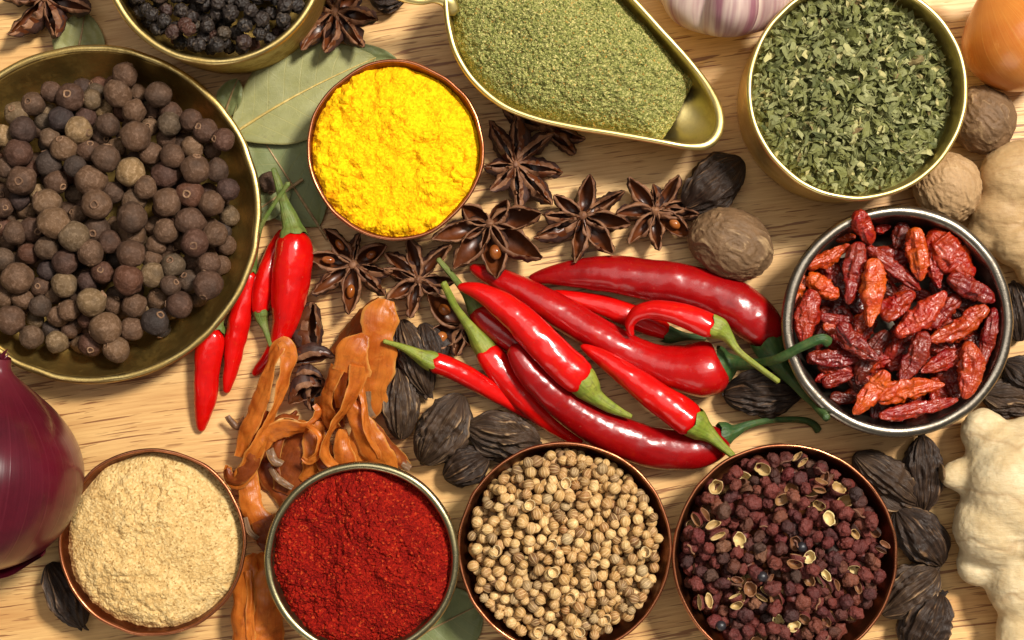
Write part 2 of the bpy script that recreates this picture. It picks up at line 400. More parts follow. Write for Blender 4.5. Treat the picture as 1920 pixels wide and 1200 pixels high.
def mat_mace(name, c1, c2, c3):
    m = Mt(name)
    p = m.attr('pc', 'Vector')
    n1 = m.noise(.022, 4, .6); n2 = m.noise(1, 4, .6, vec=m.mapv((.012, .16, 1), vec=p)); n3 = m.noise(.14, 3, .6)
    col = m.mix(m.rng(n1, .38, .64, 0, 1), c1, c2)
    col = m.mix(m.rng(n2, .5, .75, 0, .5), col, c3)
    n5 = m.noise(.035, 5, .7, dist=.5); col = m.mix(m.rng(n5, .54, .68, 0, .5), col, m.hsv(c3, v=.8)); col = m.mix(m.rng(n5, .45, .33, 0, .5), col, C(216, 140, 60))
    e = m.attr('edge')
    col = m.mix(m.math('MULTIPLY', m.rng(e, .8, 1., 0, .9), m.rng(n1, .35, .55, 0, 1)), col, C(226, 172, 88))
    return m.bsdf(col, m.rng(n3, .3, .7, .26, .42), m.bump(m.math('ADD', n2, m.math('MULTIPLY', n3, .5)), .45, 2.5), spec=.4, trans=(m.hsv(col, v=1.5), .42))
MACE = mat_mace('orange_mace', C(212, 130, 48), C(188, 98, 30), C(150, 70, 22))
MACE_D = mat_mace('brown_mace', C(142, 68, 30), C(160, 82, 36), C(104, 48, 24))
MACE_W = mat_mace('withered_mace_tip', C(150, 120, 92), C(128, 92, 66), C(176, 146, 116))

def mat_leaf(name, c1, c2, vein):
    m = Mt(name)
    p = m.attr('pc', 'Vector')        # x along 0..1, y across -1..1
    sp = m.n('ShaderNodeSeparateXYZ', {0: p})
    ay = m.math('ABSOLUTE', sp.outputs[1])
    w = m.math('SUBTRACT', sp.outputs[0], m.math('MULTIPLY', ay, .18))
    fr = m.math('FRACT', m.math('MULTIPLY', m.math('ADD', w, m.math('MULTIPLY', m.noise(.01, 2), .05)), 9.))
    vl = m.rng(m.math('ABSOLUTE', m.math('SUBTRACT', fr, .5)), 0.0, .045, 1, 0)
    n1 = m.noise(.018, 4, .6); n2 = m.noise(.16, 4, .65); net = m.rng(m.vor(.09, feature='DISTANCE_TO_EDGE'), 0, .05, 1, 0)
    col = m.mix(m.rng(n1, .35, .65, 0, 1), c1, c2)
    col = m.mix(m.rng(n2, .45, .75, 0, .3), col, m.hsv(c1 and col, v=.75))
    col = m.mix(m.math('MULTIPLY', vl, .3), col, vein)
    col = m.mix(m.math('MULTIPLY', net, .08), col, vein)
    sp = m.noise(.06, 5, .75); col = m.mix(m.rng(sp, .6, .72, 0, .55), col, C(104, 96, 62)); col = m.mix(m.rng(ay, .93, 1., 0, .45), col, C(150, 132, 84))
    h = m.math('ADD', m.math('MULTIPLY', vl, .8), m.math('ADD', n2, m.math('MULTIPLY', net, .3)))
    return m.bsdf(col, .5, m.bump(h, .3, 1.5), spec=.4, trans=(col, .1))
LEAF = mat_leaf('bay_leaf', C(148, 146, 92), C(134, 133, 82), C(186, 172, 106))
LEAF2 = mat_leaf('green_bay_leaf', C(124, 130, 82), C(112, 120, 76), C(164, 156, 100))
VEIN = mat_grain('bay_leaf_midrib', [(0, C(176, 152, 78)), (1, C(186, 160, 90))], .1, .2, .5)
VEIN2 = mat_grain('brown_leaf_midrib', [(0, C(146, 118, 76)), (1, C(156, 126, 86))], .1, .2, .5)

def mat_onion(name, c1, c2, c3, rough, cn, axis_sc=.02):
    m = Mt(name)
    p = m.attr('pc', 'Vector')       # x along 0..1 (root to neck), y angle 0..1
    sx = m.n('ShaderNodeSeparateXYZ', {0: p})
    fine = m.noise(1, 3, .6, vec=m.mapv((1.5, 140, 1), vec=p)); n1 = m.noise(axis_sc*.5, 4, .6)
    fr = m.math('FRACT', m.math('MULTIPLY', sx.outputs[1], 30.))
    ln = m.rng(m.math('ABSOLUTE', m.math('SUBTRACT', fr, .5)), 0, .05, 1, 0)
    col = m.mix(m.rng(n1, .35, .65, 0, 1), c1, c2)
    col = m.mix(m.rng(fine, .45, .75, 0, .28), col, c3)
    col = m.mix(m.rng(sx.outputs[0], .82, 1., 0, .6), col, cn)
    col = m.mix(m.math('MULTIPLY', ln, .2), col, c3)
    return m.bsdf(col, rough, m.bump(m.math('ADD', fine, ln), .12, 2.0), spec=.45, coat=.35, coat_r=.18, sss=.06, sss_r=(1, .4, .3), sss_px=12)
REDON = mat_onion('red_onion_skin', C(64, 7, 21), C(82, 11, 28), C(104, 32, 46), .28, C(110, 40, 48))
YELON = mat_onion('brown_onion_skin', C(196, 120, 48), C(182, 98, 36), C(210, 150, 76), .32, C(216, 172, 84))
ONDRY = mat_onion('dry_onion_skin', C(66, 8, 24), C(84, 14, 30), C(110, 40, 50), .35, C(90, 30, 40))
def mat_garlic():
    m = Mt('garlic_skin')
    p = m.attr('pc', 'Vector')
    n = m.noise(1, 3, .55, vec=m.mapv((1.2, 26, 1), vec=p)); f = m.noise(1, 3, .6, vec=m.mapv((3, 150, 1), vec=p)); n3 = m.noise(.012, 3, .5)
    col = m.mix(m.rng(n3, .35, .65, 0, 1), C(206, 186, 170), C(188, 164, 152))
    col = m.mix(m.rng(n, .42, .62, 0, .9), col, C(128, 70, 90))
    col = m.mix(m.rng(f, .5, .75, 0, .35), col, C(186, 150, 150))
    return m.bsdf(col, .45, m.bump(f, .2, 2.0), spec=.4, sss=.15, sss_r=(1, .7, .6), sss_px=14)
GARL = mat_garlic()
def mat_ginger(name, c1, c2, c3):
    m = Mt(name)
    n1 = m.noise(.012, 4, .6); n2 = m.noise(1, 4, .65, vec=m.mapv((.035, .24, .14), (0, 0, .5))); n3 = m.noise(.25, 3, .6)
    col = m.mix(m.rng(n1, .35, .65, 0, 1), c1, c2)
    col = m.mix(m.rng(n2, .5, .72, 0, .45), col, c3)
    pt = m.rng(m.vor(.018), 0, .12, 1, 0)
    col = m.mix(m.math('MULTIPLY', pt, .3), col, C(120, 88, 56))
    n4 = m.noise(.03, 5, .7, dist=.6); col = m.mix(m.rng(n4, .52, .68, 0, .45), col, c3)
    ring = m.rng(m.math('ABSOLUTE', m.math('SUBTRACT', m.math('FRACT', m.math('ADD', m.math('MULTIPLY', m.n('ShaderNodeSeparateXYZ', {0: m.raw}).outputs[1], .0105), m.math('MULTIPLY', m.noise(.012, 2), .9))), .5)), 0, .07, 1, 0)
    col = m.mix(m.math('MULTIPLY', ring, .45), col, C(160, 124, 84))
    return m.bsdf(col, .55, m.bump(m.math('SUBTRACT', m.math('ADD', n2, m.math('MULTIPLY', n3, .5)), m.math('MULTIPLY', ring, .6)), .32, 4.0), spec=.35, sss=.08, sss_px=10, sss_r=(1, .6, .3))
GING = mat_ginger('pale_ginger_skin', C(216, 196, 158), C(200, 174, 130), C(172, 140, 96))
GING2 = mat_ginger('brown_ginger_skin', C(186, 154, 110), C(170, 136, 92), C(140, 106, 70))
SCAR = mat_ginger('ginger_scar', C(120, 92, 60), C(98, 74, 46), C(76, 56, 38))
# ------------------------------------------------------------------ table
def build_table():
    w, d, t = 3400, 2600, 130
    bm = bmesh.new(); bmesh.ops.create_cube(bm, size=1)
    for v in bm.verts: v.co = Vector((v.co.x*w*K, v.co.y*d*K, (v.co.z-.5)*t*K))
    bmesh.ops.bevel(bm, geom=list(bm.edges), offset=8*K, segments=2, affect='EDGES')
    me = bpy.data.meshes.new('table_top'); bm.to_mesh(me); bm.free(); me.materials.append(WOOD)
    tag(link('table_top', me), 'pale honey coloured wooden table top with brown flecked grain', 'table', kind='structure')
build_table()

# ------------------------------------------------------------------ bowls
def wob_fn(amp, seed, lobes=2.2):
    def f(th):
        th = np.asarray(th, float)
        p = np.stack([np.cos(th)*lobes*.5+9.1, np.sin(th)*lobes*.5+4.7, np.zeros_like(th)+seed*1.37], -1)
        return 1+amp*fbm(p, 2, seed)
    return f
def lathe(prof, wob, n=112, ham=0.0, seed=1):
    prof = np.asarray(prof, float); th = np.linspace(0, 2*PI, n, endpoint=False)
    w = wob(th)
    R = prof[:, 0][:, None]*(1+(w[None]-1)*np.minimum(1, prof[:, 0]/max(prof[:, 0].max()*.6, 1))[:, None])
    V = np.stack([R*np.cos(th), R*np.sin(th), prof[:, 1][:, None]+0*R], -1)
    if ham:
        nn = noise(V*.03, seed); V[..., 0] += ham*nn*np.cos(th); V[..., 1] += ham*nn*np.sin(th)
    s = np.r_[0, np.cumsum(np.linalg.norm(np.diff(prof, axis=0), axis=1))]
    pc = np.stack([R*th[None], s[:, None]+0*R, 0*R], -1)
    return V, gq(len(prof), n, False, True), pc
def cup_profile(R, h, th, Rb, p, floor):
    z = np.linspace(0, h, 22)
    ro = Rb+(R-Rb)*np.power(z/h, p)
    out = [(1, 0.5), (Rb*.5, 0.5), (Rb*.93, 0.5)]+[(a, b+1.5) for a, b in zip(ro[:-1], z[:-1])]+[(R, h-2)]
    zi = np.linspace(h-1, floor, 18)
    ri = Rb+(R-Rb)*np.power(np.clip(zi/h, 0, 1), p)-th
    inn = [(a, b) for a, b in zip(ri, zi)]
    rl = ri[-1]
    inn += [(rl*.93, floor-2), (rl*.6, floor-3), (1, floor-3)]
    return out+inn, (lambda zz: Rb+(R-Rb)*np.power(np.clip(np.asarray(zz)/h, 0, 1), p)-th)
def bowl(name, label, px, py, Rpx, h, th, Rb, p, floor, mat, rim_mat, wob=.006, seed=1, ham=1.2, rim_h=None, cat='bowl', prof=None, inner=None):
    c = Wp(px, py, h); R = Rpx*(DCAM-h)/DCAM
    e = thing(name, label, cat, (c[0], c[1], 0))
    wf = wob_fn(wob, seed)
    if prof is None: prof, inner = cup_profile(R, h, th, Rb*R, p, floor)
    V, q, pc = lathe(prof, wf, 128, ham, seed)
    link('body', mesh('body', V, q, mats=[mat], attrs={'pc': pc.reshape(-1, 3)}), e)
    a = np.linspace(0, 2*PI, 12, endpoint=False); rh = rim_h or th*.6
    rp = [(R-th*.5+th*.62*math.cos(x), h+rh*math.sin(x)-rh*.1) for x in a]; rp.append(rp[0])
    V, q, pc = lathe(rp, wf, 160, ham*.5, seed)
    link('rim', mesh('rim', V, q, mats=[rim_mat], attrs={'pc': pc.reshape(-1, 3)}), e)
    return dict(e=e, c=c, R=R, h=h, inner=inner, wob=wf)

B_PEP = bowl('brass_cup', 'tall brass cup of black peppercorns at the top edge', 402, -87, 209, 190, 11, .93, .6, 118, BRASS, BRASS_RIM, .004, 3)
B_TUR = bowl('copper_bowl', 'uneven brown copper bowl filled with yellow turmeric powder', 741, 281, 167, 130, 5, .6, .5, 60, COPPER, COPPER_RIM, .022, 5, 3)
B_HRB = bowl('brass_cup', 'polished brass cup filled with dried green herb flakes', 1607, 168, 207, 200, 8, .94, .7, 110, GOLD, GOLD, .004, 7)
B_DRY = bowl('pewter_bowl', 'dark grey metal bowl holding dried red chillies', 1683, 603, 216, 150, 17, .72, .5, 30, PEWTER, PEWTER_RIM, .005, 9, 1.5, 9)
B_SIC = bowl('copper_bowl', 'thin copper bowl of dark red husks beside the coriander', 1471, 1043, 211, 130, 5, .72, .5, 62, COPPER, COPPER_RIM, .008, 11, 2)
B_COR = bowl('copper_bowl', 'thin copper bowl of round tan coriander seeds', 1058, 1028, 200, 130, 5, .72, .5, 62, COPPER, COPPER_RIM, .008, 13, 2)
B_CHP = bowl('bronze_bowl', 'olive bronze bowl heaped with deep red chilli powder', 679, 1049, 182, 165, 12, .75, .5, 60, STEEL, STEEL_RIM, .004, 15, 1)
B_GIN = bowl('copper_bowl', 'brown copper bowl of pale beige ground ginger powder', 285, 1017, 176, 140, 5, .7, .5, 50, COPPER, COPPER_RIM, .012, 17, 2.5)
def plate():
    h = 86; R = 317*(DCAM-h)/DCAM
    t = np.linspace(0, 1, 26)
    ro = R*(.66+.34*t**.75); zo = 2+(h-6)*(t**1.9)
    out = [(1, 2), (R*.4, 2), (R*.64, 2)]+list(zip(ro, zo))
    t2 = t[::-1]
    ri = R*(.64+.325*t2**.75); zi = 12+(h-10)*(t2**2.0)
    inn = list(zip(ri, zi))+[(R*.55, 11), (R*.3, 11), (1, 11)]
    def inner(z): return np.interp(z, zi[::-1], ri[::-1])
    d = bowl('brass_dish', 'wide shallow aged brass dish heaped with allspice berries', 172, 401, 317, h, 11, 0, 0, 0, BRASS, BRASS_RIM, .004, 19, 3, 6, 'dish', out+inn, inner)
    d['floor'] = lambda rr: np.interp(rr, np.r_[0, ri[::-1]], np.r_[11, zi[::-1]])
    return d
B_ALL = plate()

# ------------------------------------------------------------------ scoop
SCO = [(833, -5), (838, 45), (853, 100), (886, 152), (938, 197), (1000, 223), (1075, 240), (1150, 252), (1225, 265), (1288, 276), (1330, 272), (1353, 248), (1355, 212), (1335, 168),
       (1290, 110), (1240, 55), (1190, 0), (1135, -55), (1070, -95), (1000, -112), (925, -98), (865, -58)]
def build_scoop():
    h = 165.0
    rim = np.array([Wp(x, y, h) for x, y in SCO]); c = Wp(1045, 70, h)
    closed = np.vstack([rim, rim[:3]])
    P, s = spline(closed, 400)
    # cut to one loop
    d = np.linalg.norm(P-rim[0], axis=1); k = 100+np.argmin(d[100:]); i0 = np.argmin(d[:60])
    P = P[i0:k]; idx = np.linspace(0, len(P)-1, 150); P = np.stack([np.interp(idx, np.arange(len(P)), P[:, j]) for j in range(3)], 1)
    P = P[:-1]; n = len(P)
    spout = sstep(250, 360, P[:, 0]-c[0]+(-(P[:, 1]-c[1]))*.3)
    P[:, 2] -= 22*spout
    e = thing('brass_scoop', 'long brass scoop with a spout, full of ground green herb', 'scoop', (c[0], c[1], 0))
    o = np.array([c[0], c[1], 0.0]); rel = P-o
    rows = []
    for f, dz in [(.2, 1-.995), (.5, .012), (.7, .05), (.82, .14), (.9, .3), (.95, .5), (.985, .75), (1.0, .97)]:
        r = rel.copy(); r[:, :2] *= f; r[:, 2] = rel[:, 2]*dz+2; rows.append(r)
    inn = []
    for f, dz in [(.975, .96), (.955, .8), (.92, .58), (.86, .38), (.77, .22), (.6, .12), (.35, .1), (.05, .1)]:
        r = rel.copy(); r[:, :2] *= f; r[:, 2] = rel[:, 2]*(dz+(1-dz)*.62*spout*(f > .5))+3; inn.append(r)
    V = np.array(rows+inn)
    th = np.linspace(0, 1, n)*1200
    pc = np.stack([np.tile(th, (len(V), 1)), np.arange(len(V))[:, None]*20+np.zeros((1, n)), np.zeros((len(V), n))], -1)
    link('bowl', mesh('scoop_bowl', V, gq(len(V), n, False, True), mats=[GOLD], attrs={'pc': pc.reshape(-1, 3)}), e)
    rc = rel.copy(); rc[:, :2] *= .988
    cl = np.vstack([rc, rc[:1]])
    T = unit(np.roll(rc, -1, 0)-np.roll(rc, 1, 0)); S = unit(np.cross(T, [0, 0, 1.])); a = np.linspace(0, 2*PI, 10, endpoint=False)
    hw = 5.5+3.5*spout
    V = rc[:, None]+hw[:, None, None]*np.cos(a)[None, :, None]*S[:, None]+6.0*np.sin(a)[None, :, None]*np.array([0, 0, 1.])
    pc = np.stack([np.tile(th[:, None], (1, 10)), np.tile(a*6, (n, 1)), np.zeros((n, 10))], -1)
    link('rim', mesh('scoop_rim', V, gq(n, 10, True, True), mats=[GOLD], attrs={'pc': pc.reshape(-1, 3)}), e)
    ctrl = [np.r_[Wp(*a[:3])-o, a[3]] for a in [(852, 30, 150, 12), (840, 2, 160, 15), (815, -6, 166, 12), (785, 0, 168, 9), (745, -14, 170, 13), (690, -50, 172, 16), (600, -110, 172, 18), (520, -160, 172, 10)]]
    Q, s = spline(ctrl, 60); Vt = tube(Q[:, :3], round_ends(Q[:, 3], s, 8, 14), 14)
    Vt[..., 2] = Q[:, None, 2]+(Vt[..., 2]-Q[:, None, 2])*.55
    link('handle', mesh('scoop_handle', Vt, gq(60, 14, False, True), mats=[GOLD], attrs={'pc': np.zeros((60*14, 3))}), e)
    return dict(e=e, c=c, rel=rel)
SCOOP = build_scoop()

# ------------------------------------------------------------------ powder heaps
def disc_grid(N):
    u = np.linspace(-1, 1, N); a, b = np.meshgrid(u, u, indexing='ij')
    r = np.where(np.abs(a) > np.abs(b), a, b); eps = 1e-9
    ph = np.where(np.abs(a) > np.abs(b), (PI/4)*(b/np.where(np.abs(a) < eps, eps, a)), PI/2-(PI/4)*(a/np.where(np.abs(b) < eps, eps, b)))
    x = r*np.cos(ph); y = r*np.sin(ph)
    return x, y
def heap(name, label, cat, c, radf, zed, ztop, mat, N=270, tilt=(0, 0), lump=6, lsc=.02, clump=4, csc=.07, grain=1.6, gsc=.35, dents=(), seed=1, power=.8):
    x, y = disc_grid(N); rho = np.hypot(x, y); th = np.arctan2(y, x); R = radf(th)
    X = x*R; Y = y*R
    p = np.stack([X, Y, np.zeros_like(X)], -1)
    z = zed+(ztop-zed)*np.power(np.clip(1-rho**2, 0, 1), power)+X*tilt[0]+Y*tilt[1]
    z = z+lump*fbm(p*lsc, 3, seed)
    bil = 1-np.abs(fbm(p*csc, 3, seed+5)); z = z+clump*(np.abs(fbm(p*csc+7, 2, seed+9))*1.2+bil*.5)*sstep(-.3, .5, fbm(p*.012, 2, seed+3)+.2)
    z = z+grain*noise(p*gsc, seed+20)+grain*.6*noise(p*gsc*2.1, seed+21)
    for dx, dy, dr, dd in dents:
        z = z-dd*np.exp(-((X-dx)**2+(Y-dy)**2)/dr**2)
    edge = sstep(.9, 1, rho); z = z-edge*6+edge*3*noise(p*.06, seed+31)
    V = np.stack([X+.8*noise(p*.4, seed+40), Y+.8*noise(p*.4, seed+41), z], -1)
    o = link(name, mesh(name, V, gq(N, N), mats=[mat]), None, (c[0], c[1], 0))
    return tag(o, label, cat, kind='stuff')
def inr(b, z, pen=2.5): return lambda th: (b['inner'](z)+pen)*b['wob'](th)
heap('turmeric_powder', 'bright yellow turmeric powder heaped in the uneven copper bowl', 'powder', B_TUR['c'], inr(B_TUR, 116), 116, 136, TURM, tilt=(-.035, -.03), lump=7, clump=7, csc=.045, grain=1.0, dents=[(-30, 10, 30, 12), (30, -30, 18, 8), (-20, -60, 25, 8)], seed=3)
heap('ginger_powder', 'pale beige ground ginger heaped in the copper bowl beside the red onion', 'powder', B_GIN['c'], inr(B_GIN, 118), 112, 150, GINP, tilt=(-.02, -.02), lump=6, clump=5, csc=.045, grain=1.0, dents=[(20, -40, 14, 8)], seed=13)
heap('chilli_powder', 'deep red chilli powder heaped in the olive bronze bowl', 'powder', B_CHP['c'], inr(B_CHP, 145), 142, 176, CHIP, tilt=(.0, .0), lump=13, lsc=.014, clump=6, csc=.055, grain=2.4, gsc=.3, dents=[(-70, -30, 14, 7), (25, -60, 16, 8), (-50, 60, 40, 6)], seed=23)
def scoop_fill():
    rel = SCOOP['rel']; a = np.arctan2(rel[:, 1], rel[:, 0]); r = np.hypot(rel[:, 0], rel[:, 1])*.945
    o = np.argsort(a); a = a[o]; r = r[o]
    def f(th):
        rr = np.interp(th, np.r_[a-2*PI, a, a+2*PI], np.r_[r, r, r])
        lim = np.where(np.cos(th+.62) > .3, 254/np.maximum(np.cos(th+.62), .3)**.5*(1+.015*np.cos(th*9)), 1e9)
        return np.minimum(rr, lim)
    heap('ground_herb', 'coarsely ground green herb filling the brass scoop', 'ground herb', SCOOP['c'], f, 116, 190, ZAAT, N=330, tilt=(-.03, -.0), lump=8, lsc=.012, clump=5, csc=.05, grain=2.6, gsc=.25, seed=33, power=.6)
scoop_fill()

# ------------------------------------------------------------------ heaps of berries
def drop(xy, r, order, floor, sq=.92, zoff=None):
    z = np.zeros(len(r)); done = np.zeros(len(r), bool)
    for i in order:
        zz = floor(math.hypot(*xy[i]))+r[i]*.95
        if done.any():
            d2 = ((xy[done]-xy[i])**2).sum(1); rr = (r[done]+r[i])*sq; m = d2 < rr**2
            if m.any(): zz = max(zz, (z[done][m]+np.sqrt(rr[m]**2-d2[m])).max())
        z[i] = zz; done[i] = True
    return z
def pack(n, rlo, rhi, R, base, dome, seed, Kc=10, sq=.9):
    rng = np.random.default_rng(seed); P = np.zeros((n, 3)); r = rng.uniform(rlo, rhi, n)
    for i in range(n):
        a = rng.uniform(0, 2*PI, Kc); q = (R-r[i])*np.sqrt(rng.uniform(0, 1, Kc)); x = q*np.cos(a); y = q*np.sin(a)
        zz = np.full(Kc, base+r[i])
        if i:
            d2 = (P[:i, 0][None]-x[:, None])**2+(P[:i, 1][None]-y[:, None])**2; rr = ((r[:i]+r[i])*sq)[None]
            t = np.where(d2 < rr**2, P[:i, 2][None]+np.sqrt(np.maximum(rr**2-d2, 0)), -1e9)
            zz = np.maximum(zz, t.max(1))
        s = zz-dome*(1-(q/R)**2); k = np.argmin(s); P[i] = (x[k], y[k], zz[k])
    return P, r
def visible(P, r):
    n = len(r); a = np.arange(10)/10*2*PI; S = np.vstack([[0, 0], np.stack([np.cos(a), np.sin(a)], 1)*.75])
    sc = np.zeros(n)
    for i in range(n):
        m = (P[:, 2] > P[i, 2]+r[i]*.3); m[i] = False
        if not m.any(): sc[i] = 1; continue
        pts = P[i, :2]+S*r[i]
        cov = (((pts[:, None]-P[m][None, :, :2])**2).sum(-1) < (r[m]**2)[None]).any(1)
        sc[i] = 1-cov.mean()
    return sc
def randrot(rng): return tuple(rng.uniform(0, 2*PI, 3))
def tilt_rot(rng, mx):
    """z axis tilted at most mx radians, any heading"""
    a = rng.uniform(0, 2*PI); t = rng.uniform(0, mx)
    return (Matrix.Rotation(a, 3, 'Z') @ Matrix.Rotation(t, 3, 'X') @ Matrix.Rotation(rng.uniform(0, 2*PI), 3, 'Z')).to_euler()

# --- allspice
ALL = """235 140 22 1;97 172 19 1;132 182 25 2;173 187 20 1;220 175 26 2;258 175 17 0;298 178 24 2;62 195 22 1;32 214 22 1;115 223 23 2;162 220 20 0;252 209 22 2;285 208 16 0;320 212 20 1;358 225 20 2;43 243 25 2;81 229 17 0;148 243 24 2;202 235 21 2;318 232 22 2;281 238 17 0;385 245 22 2;255 256 27 3;419 262 21 2;93 258 19 2;5 255 20 1;190 255 18 0;120 279 24 2;35 287 25 2;167 283 21 1;199 297 25 3;218 277 18 0;283 288 21 1;323 291 22 3;361 279 21 2;397 283 16 0;312 262 17 0;91 306 23 1;141 312 19 3;13 315 20 1;245 323 26 2;366 318 27 3;408 318 21 2;310 328 26 1;41 339 26 2;171 340 28 2;105 341 22 1;213 361 20 1;274 352 20 3;357 364 25 2;427 355 20 2;60 318 16 0;73 362 16 0;36 374 19 0;251 374 22 1;398 380 24 2;314 380 26 2;182 384 27 3;88 380 25 2;5 390 18 1;101 418 29 3;248 407 28 3;29 437 22 2;61 430 23 1;138 442 27 3;183 431 24 1;146 402 17 0;312 433 22 2;358 416 26 2;403 440 23 2;207 453 21 2;248 440 24 0;365 456 25 3;88 466 22 2;170 474 23 3;246 475 25 3;293 459 19 1;53 476 20 1;5 486 21 2;123 491 23 2;392 494 21 3;325 497 22 2;284 487 18 1;192 510 20 2;33 520 28 3;90 507 19 1;240 524 28 3;287 515 22 2;355 528 21 1;391 535 26 3;320 536 19 3;76 537 18 1;121 535 23 2;166 530 20 1;8 558 17 2;43 562 19 2;100 553 17 0;172 567 27 3;75 575 20 2;252 572 22 2;212 572 17 1;297 560 20 0;336 571 24 2;130 582 20 2;108 593 20 1;20 600 26 3;198 615 28 3;291 603 25 2;248 617 22 2;163 600 17 1;65 598 16 0;59 632 22 2;106 641 20 2;170 646 22 1;218 656 23 2;95 617 16 0;130 620 16 0"""
def berry_mesh(seed, amp=.03, freq=1.2, fine=.012, calyx=False, sub=4):
    V, F = ico(sub); d = 1+amp*fbm(V*freq+seed*3.1, 3, seed)+fine*fbm(V*9+seed, 2, seed+3)
    W = V*d[:, None]; W[:, 2] *= (.95+.04*math.sin(seed*2.1))
    if calyx:
        ang = np.arccos(np.clip(V[:, 2], -1, 1)); W[:, 2] -= .09*np.exp(-(ang/.17)**2)
    return mesh('allspice_berry', W*100, tris=F, mats=[ALLSP])
def calyx_mesh(seed):
    th = np.linspace(0, 2*PI, 28, endpoint=False); a = np.linspace(0, 2*PI, 7, endpoint=False)
    R = 23+.9*np.cos(th*4+seed)+1.2*np.sin(th*3+seed)
    V = np.stack([(R[:, None]+7.5*np.cos(a)[None])*np.cos(th)[:, None], (R[:, None]+7.5*np.cos(a)[None])*np.sin(th)[:, None], 94+8*np.sin(a)[None]+0*R[:, None]+1.5*np.cos(th*4+seed)[:, None]], -1)
    return mesh('calyx', V, gq(28, 7, True, True), mats=[CALYX])
def build_allspice():
    rng = np.random.default_rng(5); rr = random.Random(4)
    L = np.array([[float(v) for v in s.split()] for s in ALL.split(';')])
    c = B_ALL['c']; fl = B_ALL['floor']
    def hexg(sp, rad, ox):
        g = []
        for a in range(-12, 13):
            for b in range(-12, 13):
                x = (a+.5*(b % 2))*sp+ox+rr.uniform(-5, 5); y = b*sp*.866+ox*.6+rr.uniform(-5, 5)
                if math.hypot(x, y) < rad: g.append((x, y))
        return g
    b1 = hexg(34, 246, 0); b2 = hexg(35, 226, 15); bed = np.array(b1+b2); bz = np.r_[np.full(len(b1), 17.), np.full(len(b2), 36.)]
    # the part of the heap left of the picture
    left = []
    for _ in range(4000):
        a = rr.uniform(0, 2*PI); q = 255*math.sqrt(rr.random()); x, y = q*math.cos(a), q*math.sin(a)
        px = 960+(x+c[0])
        if px < -22 and all((x-b[0])**2+(y-b[1])**2 > 36**2 for b in left): left.append((x, y))
    left = np.array(left)
    z0 = 60.0; XY = np.array([Wp(a, b, z0)[:2]-c[:2] for a, b in L[:, :2]]); r = L[:, 2]*(DCAM-z0)/DCAM*1.05
    xy = np.vstack([bed, XY, left]); rad = np.r_[np.full(len(bed), 19.), r, np.full(len(left), 22.)]
    lev = np.r_[np.full(len(bed), -1.), L[:, 3], np.full(len(left), 1.)]
    q = np.hypot(xy[:, 0], xy[:, 1])
    z = fl(q)+np.where(lev < 0, 18, rad*.9+26+lev*13+18*np.clip(1-(q/250)**2, 0, 1)); z[:len(bed)] = fl(q[:len(bed)])+bz
    for i in range(len(L)):      # keep the measured place at the final height
        k = len(bed)+i; xy[k] = Wp(L[i, 0], L[i, 1], z[k])[:2]-c[:2]
    P = np.c_[xy, z]
    sc = visible(P, rad)
    plain = [berry_mesh(s, .1) for s in range(6)]; crowned = [berry_mesh(s, .08, calyx=True) for s in range(6, 11)]
    cal = [calyx_mesh(s) for s in range(4)]
    for i in range(len(P)):
        if i < len(bed) and sc[i] <= .0: continue
        cr = rng.random() < .5
        rot = tilt_rot(rng, 1.9) if cr else randrot(rng)
        o = link('allspice_berry', (crowned if cr else plain)[rng.integers(5)], None, (P[i, 0]+c[0], P[i, 1]+c[1], P[i, 2]), rot, (rad[i]/100,)*3)
        tag(o, 'brown allspice berry heaped in the wide brass dish', 'berry', 'allspice berries in the brass dish')
        if cr: link('calyx', cal[rng.integers(4)], o)
    p = Wp(505, 343, 26)
    o = link('allspice_berry', crowned[1], None, p, (1.1, .5, 0), (.21,)*3); link('calyx', cal[1], o)
    tag(o, 'single dark berry lying on the bay leaf by a chilli stem', 'berry')
build_allspice()

# --- black pepper
def build_pepper():
    V, F = ico(4); ms = []
    for s in range(10):
        rd = ridged(V*1.9+s*5.3, 2, s+3); d = 1+.26*(rd-.55)+.06*fbm(V*4+s, 2, s)
        ms.append(mesh('peppercorn', V*d[:, None]*100, tris=F, mats=[PEPPER], attrs={'ridge': rd}))
    b = B_PEP; rng = np.random.default_rng(8)
    P, r = pack(500, 11.5, 14.5, b['inner'](150)-1, 116, 6, 21, 10)
    sc = visible(P, r)
    for i in range(len(r)):
        if sc[i] < .12: continue
        o = link('peppercorn', ms[rng.integers(10)], None, (P[i, 0]+b['c'][0], P[i, 1]+b['c'][1], P[i, 2]), randrot(rng), (r[i]/100,)*3)
        tag(o, 'wrinkled black peppercorn in the tall brass cup', 'peppercorn', 'peppercorns in the brass cup')
build_pepper()

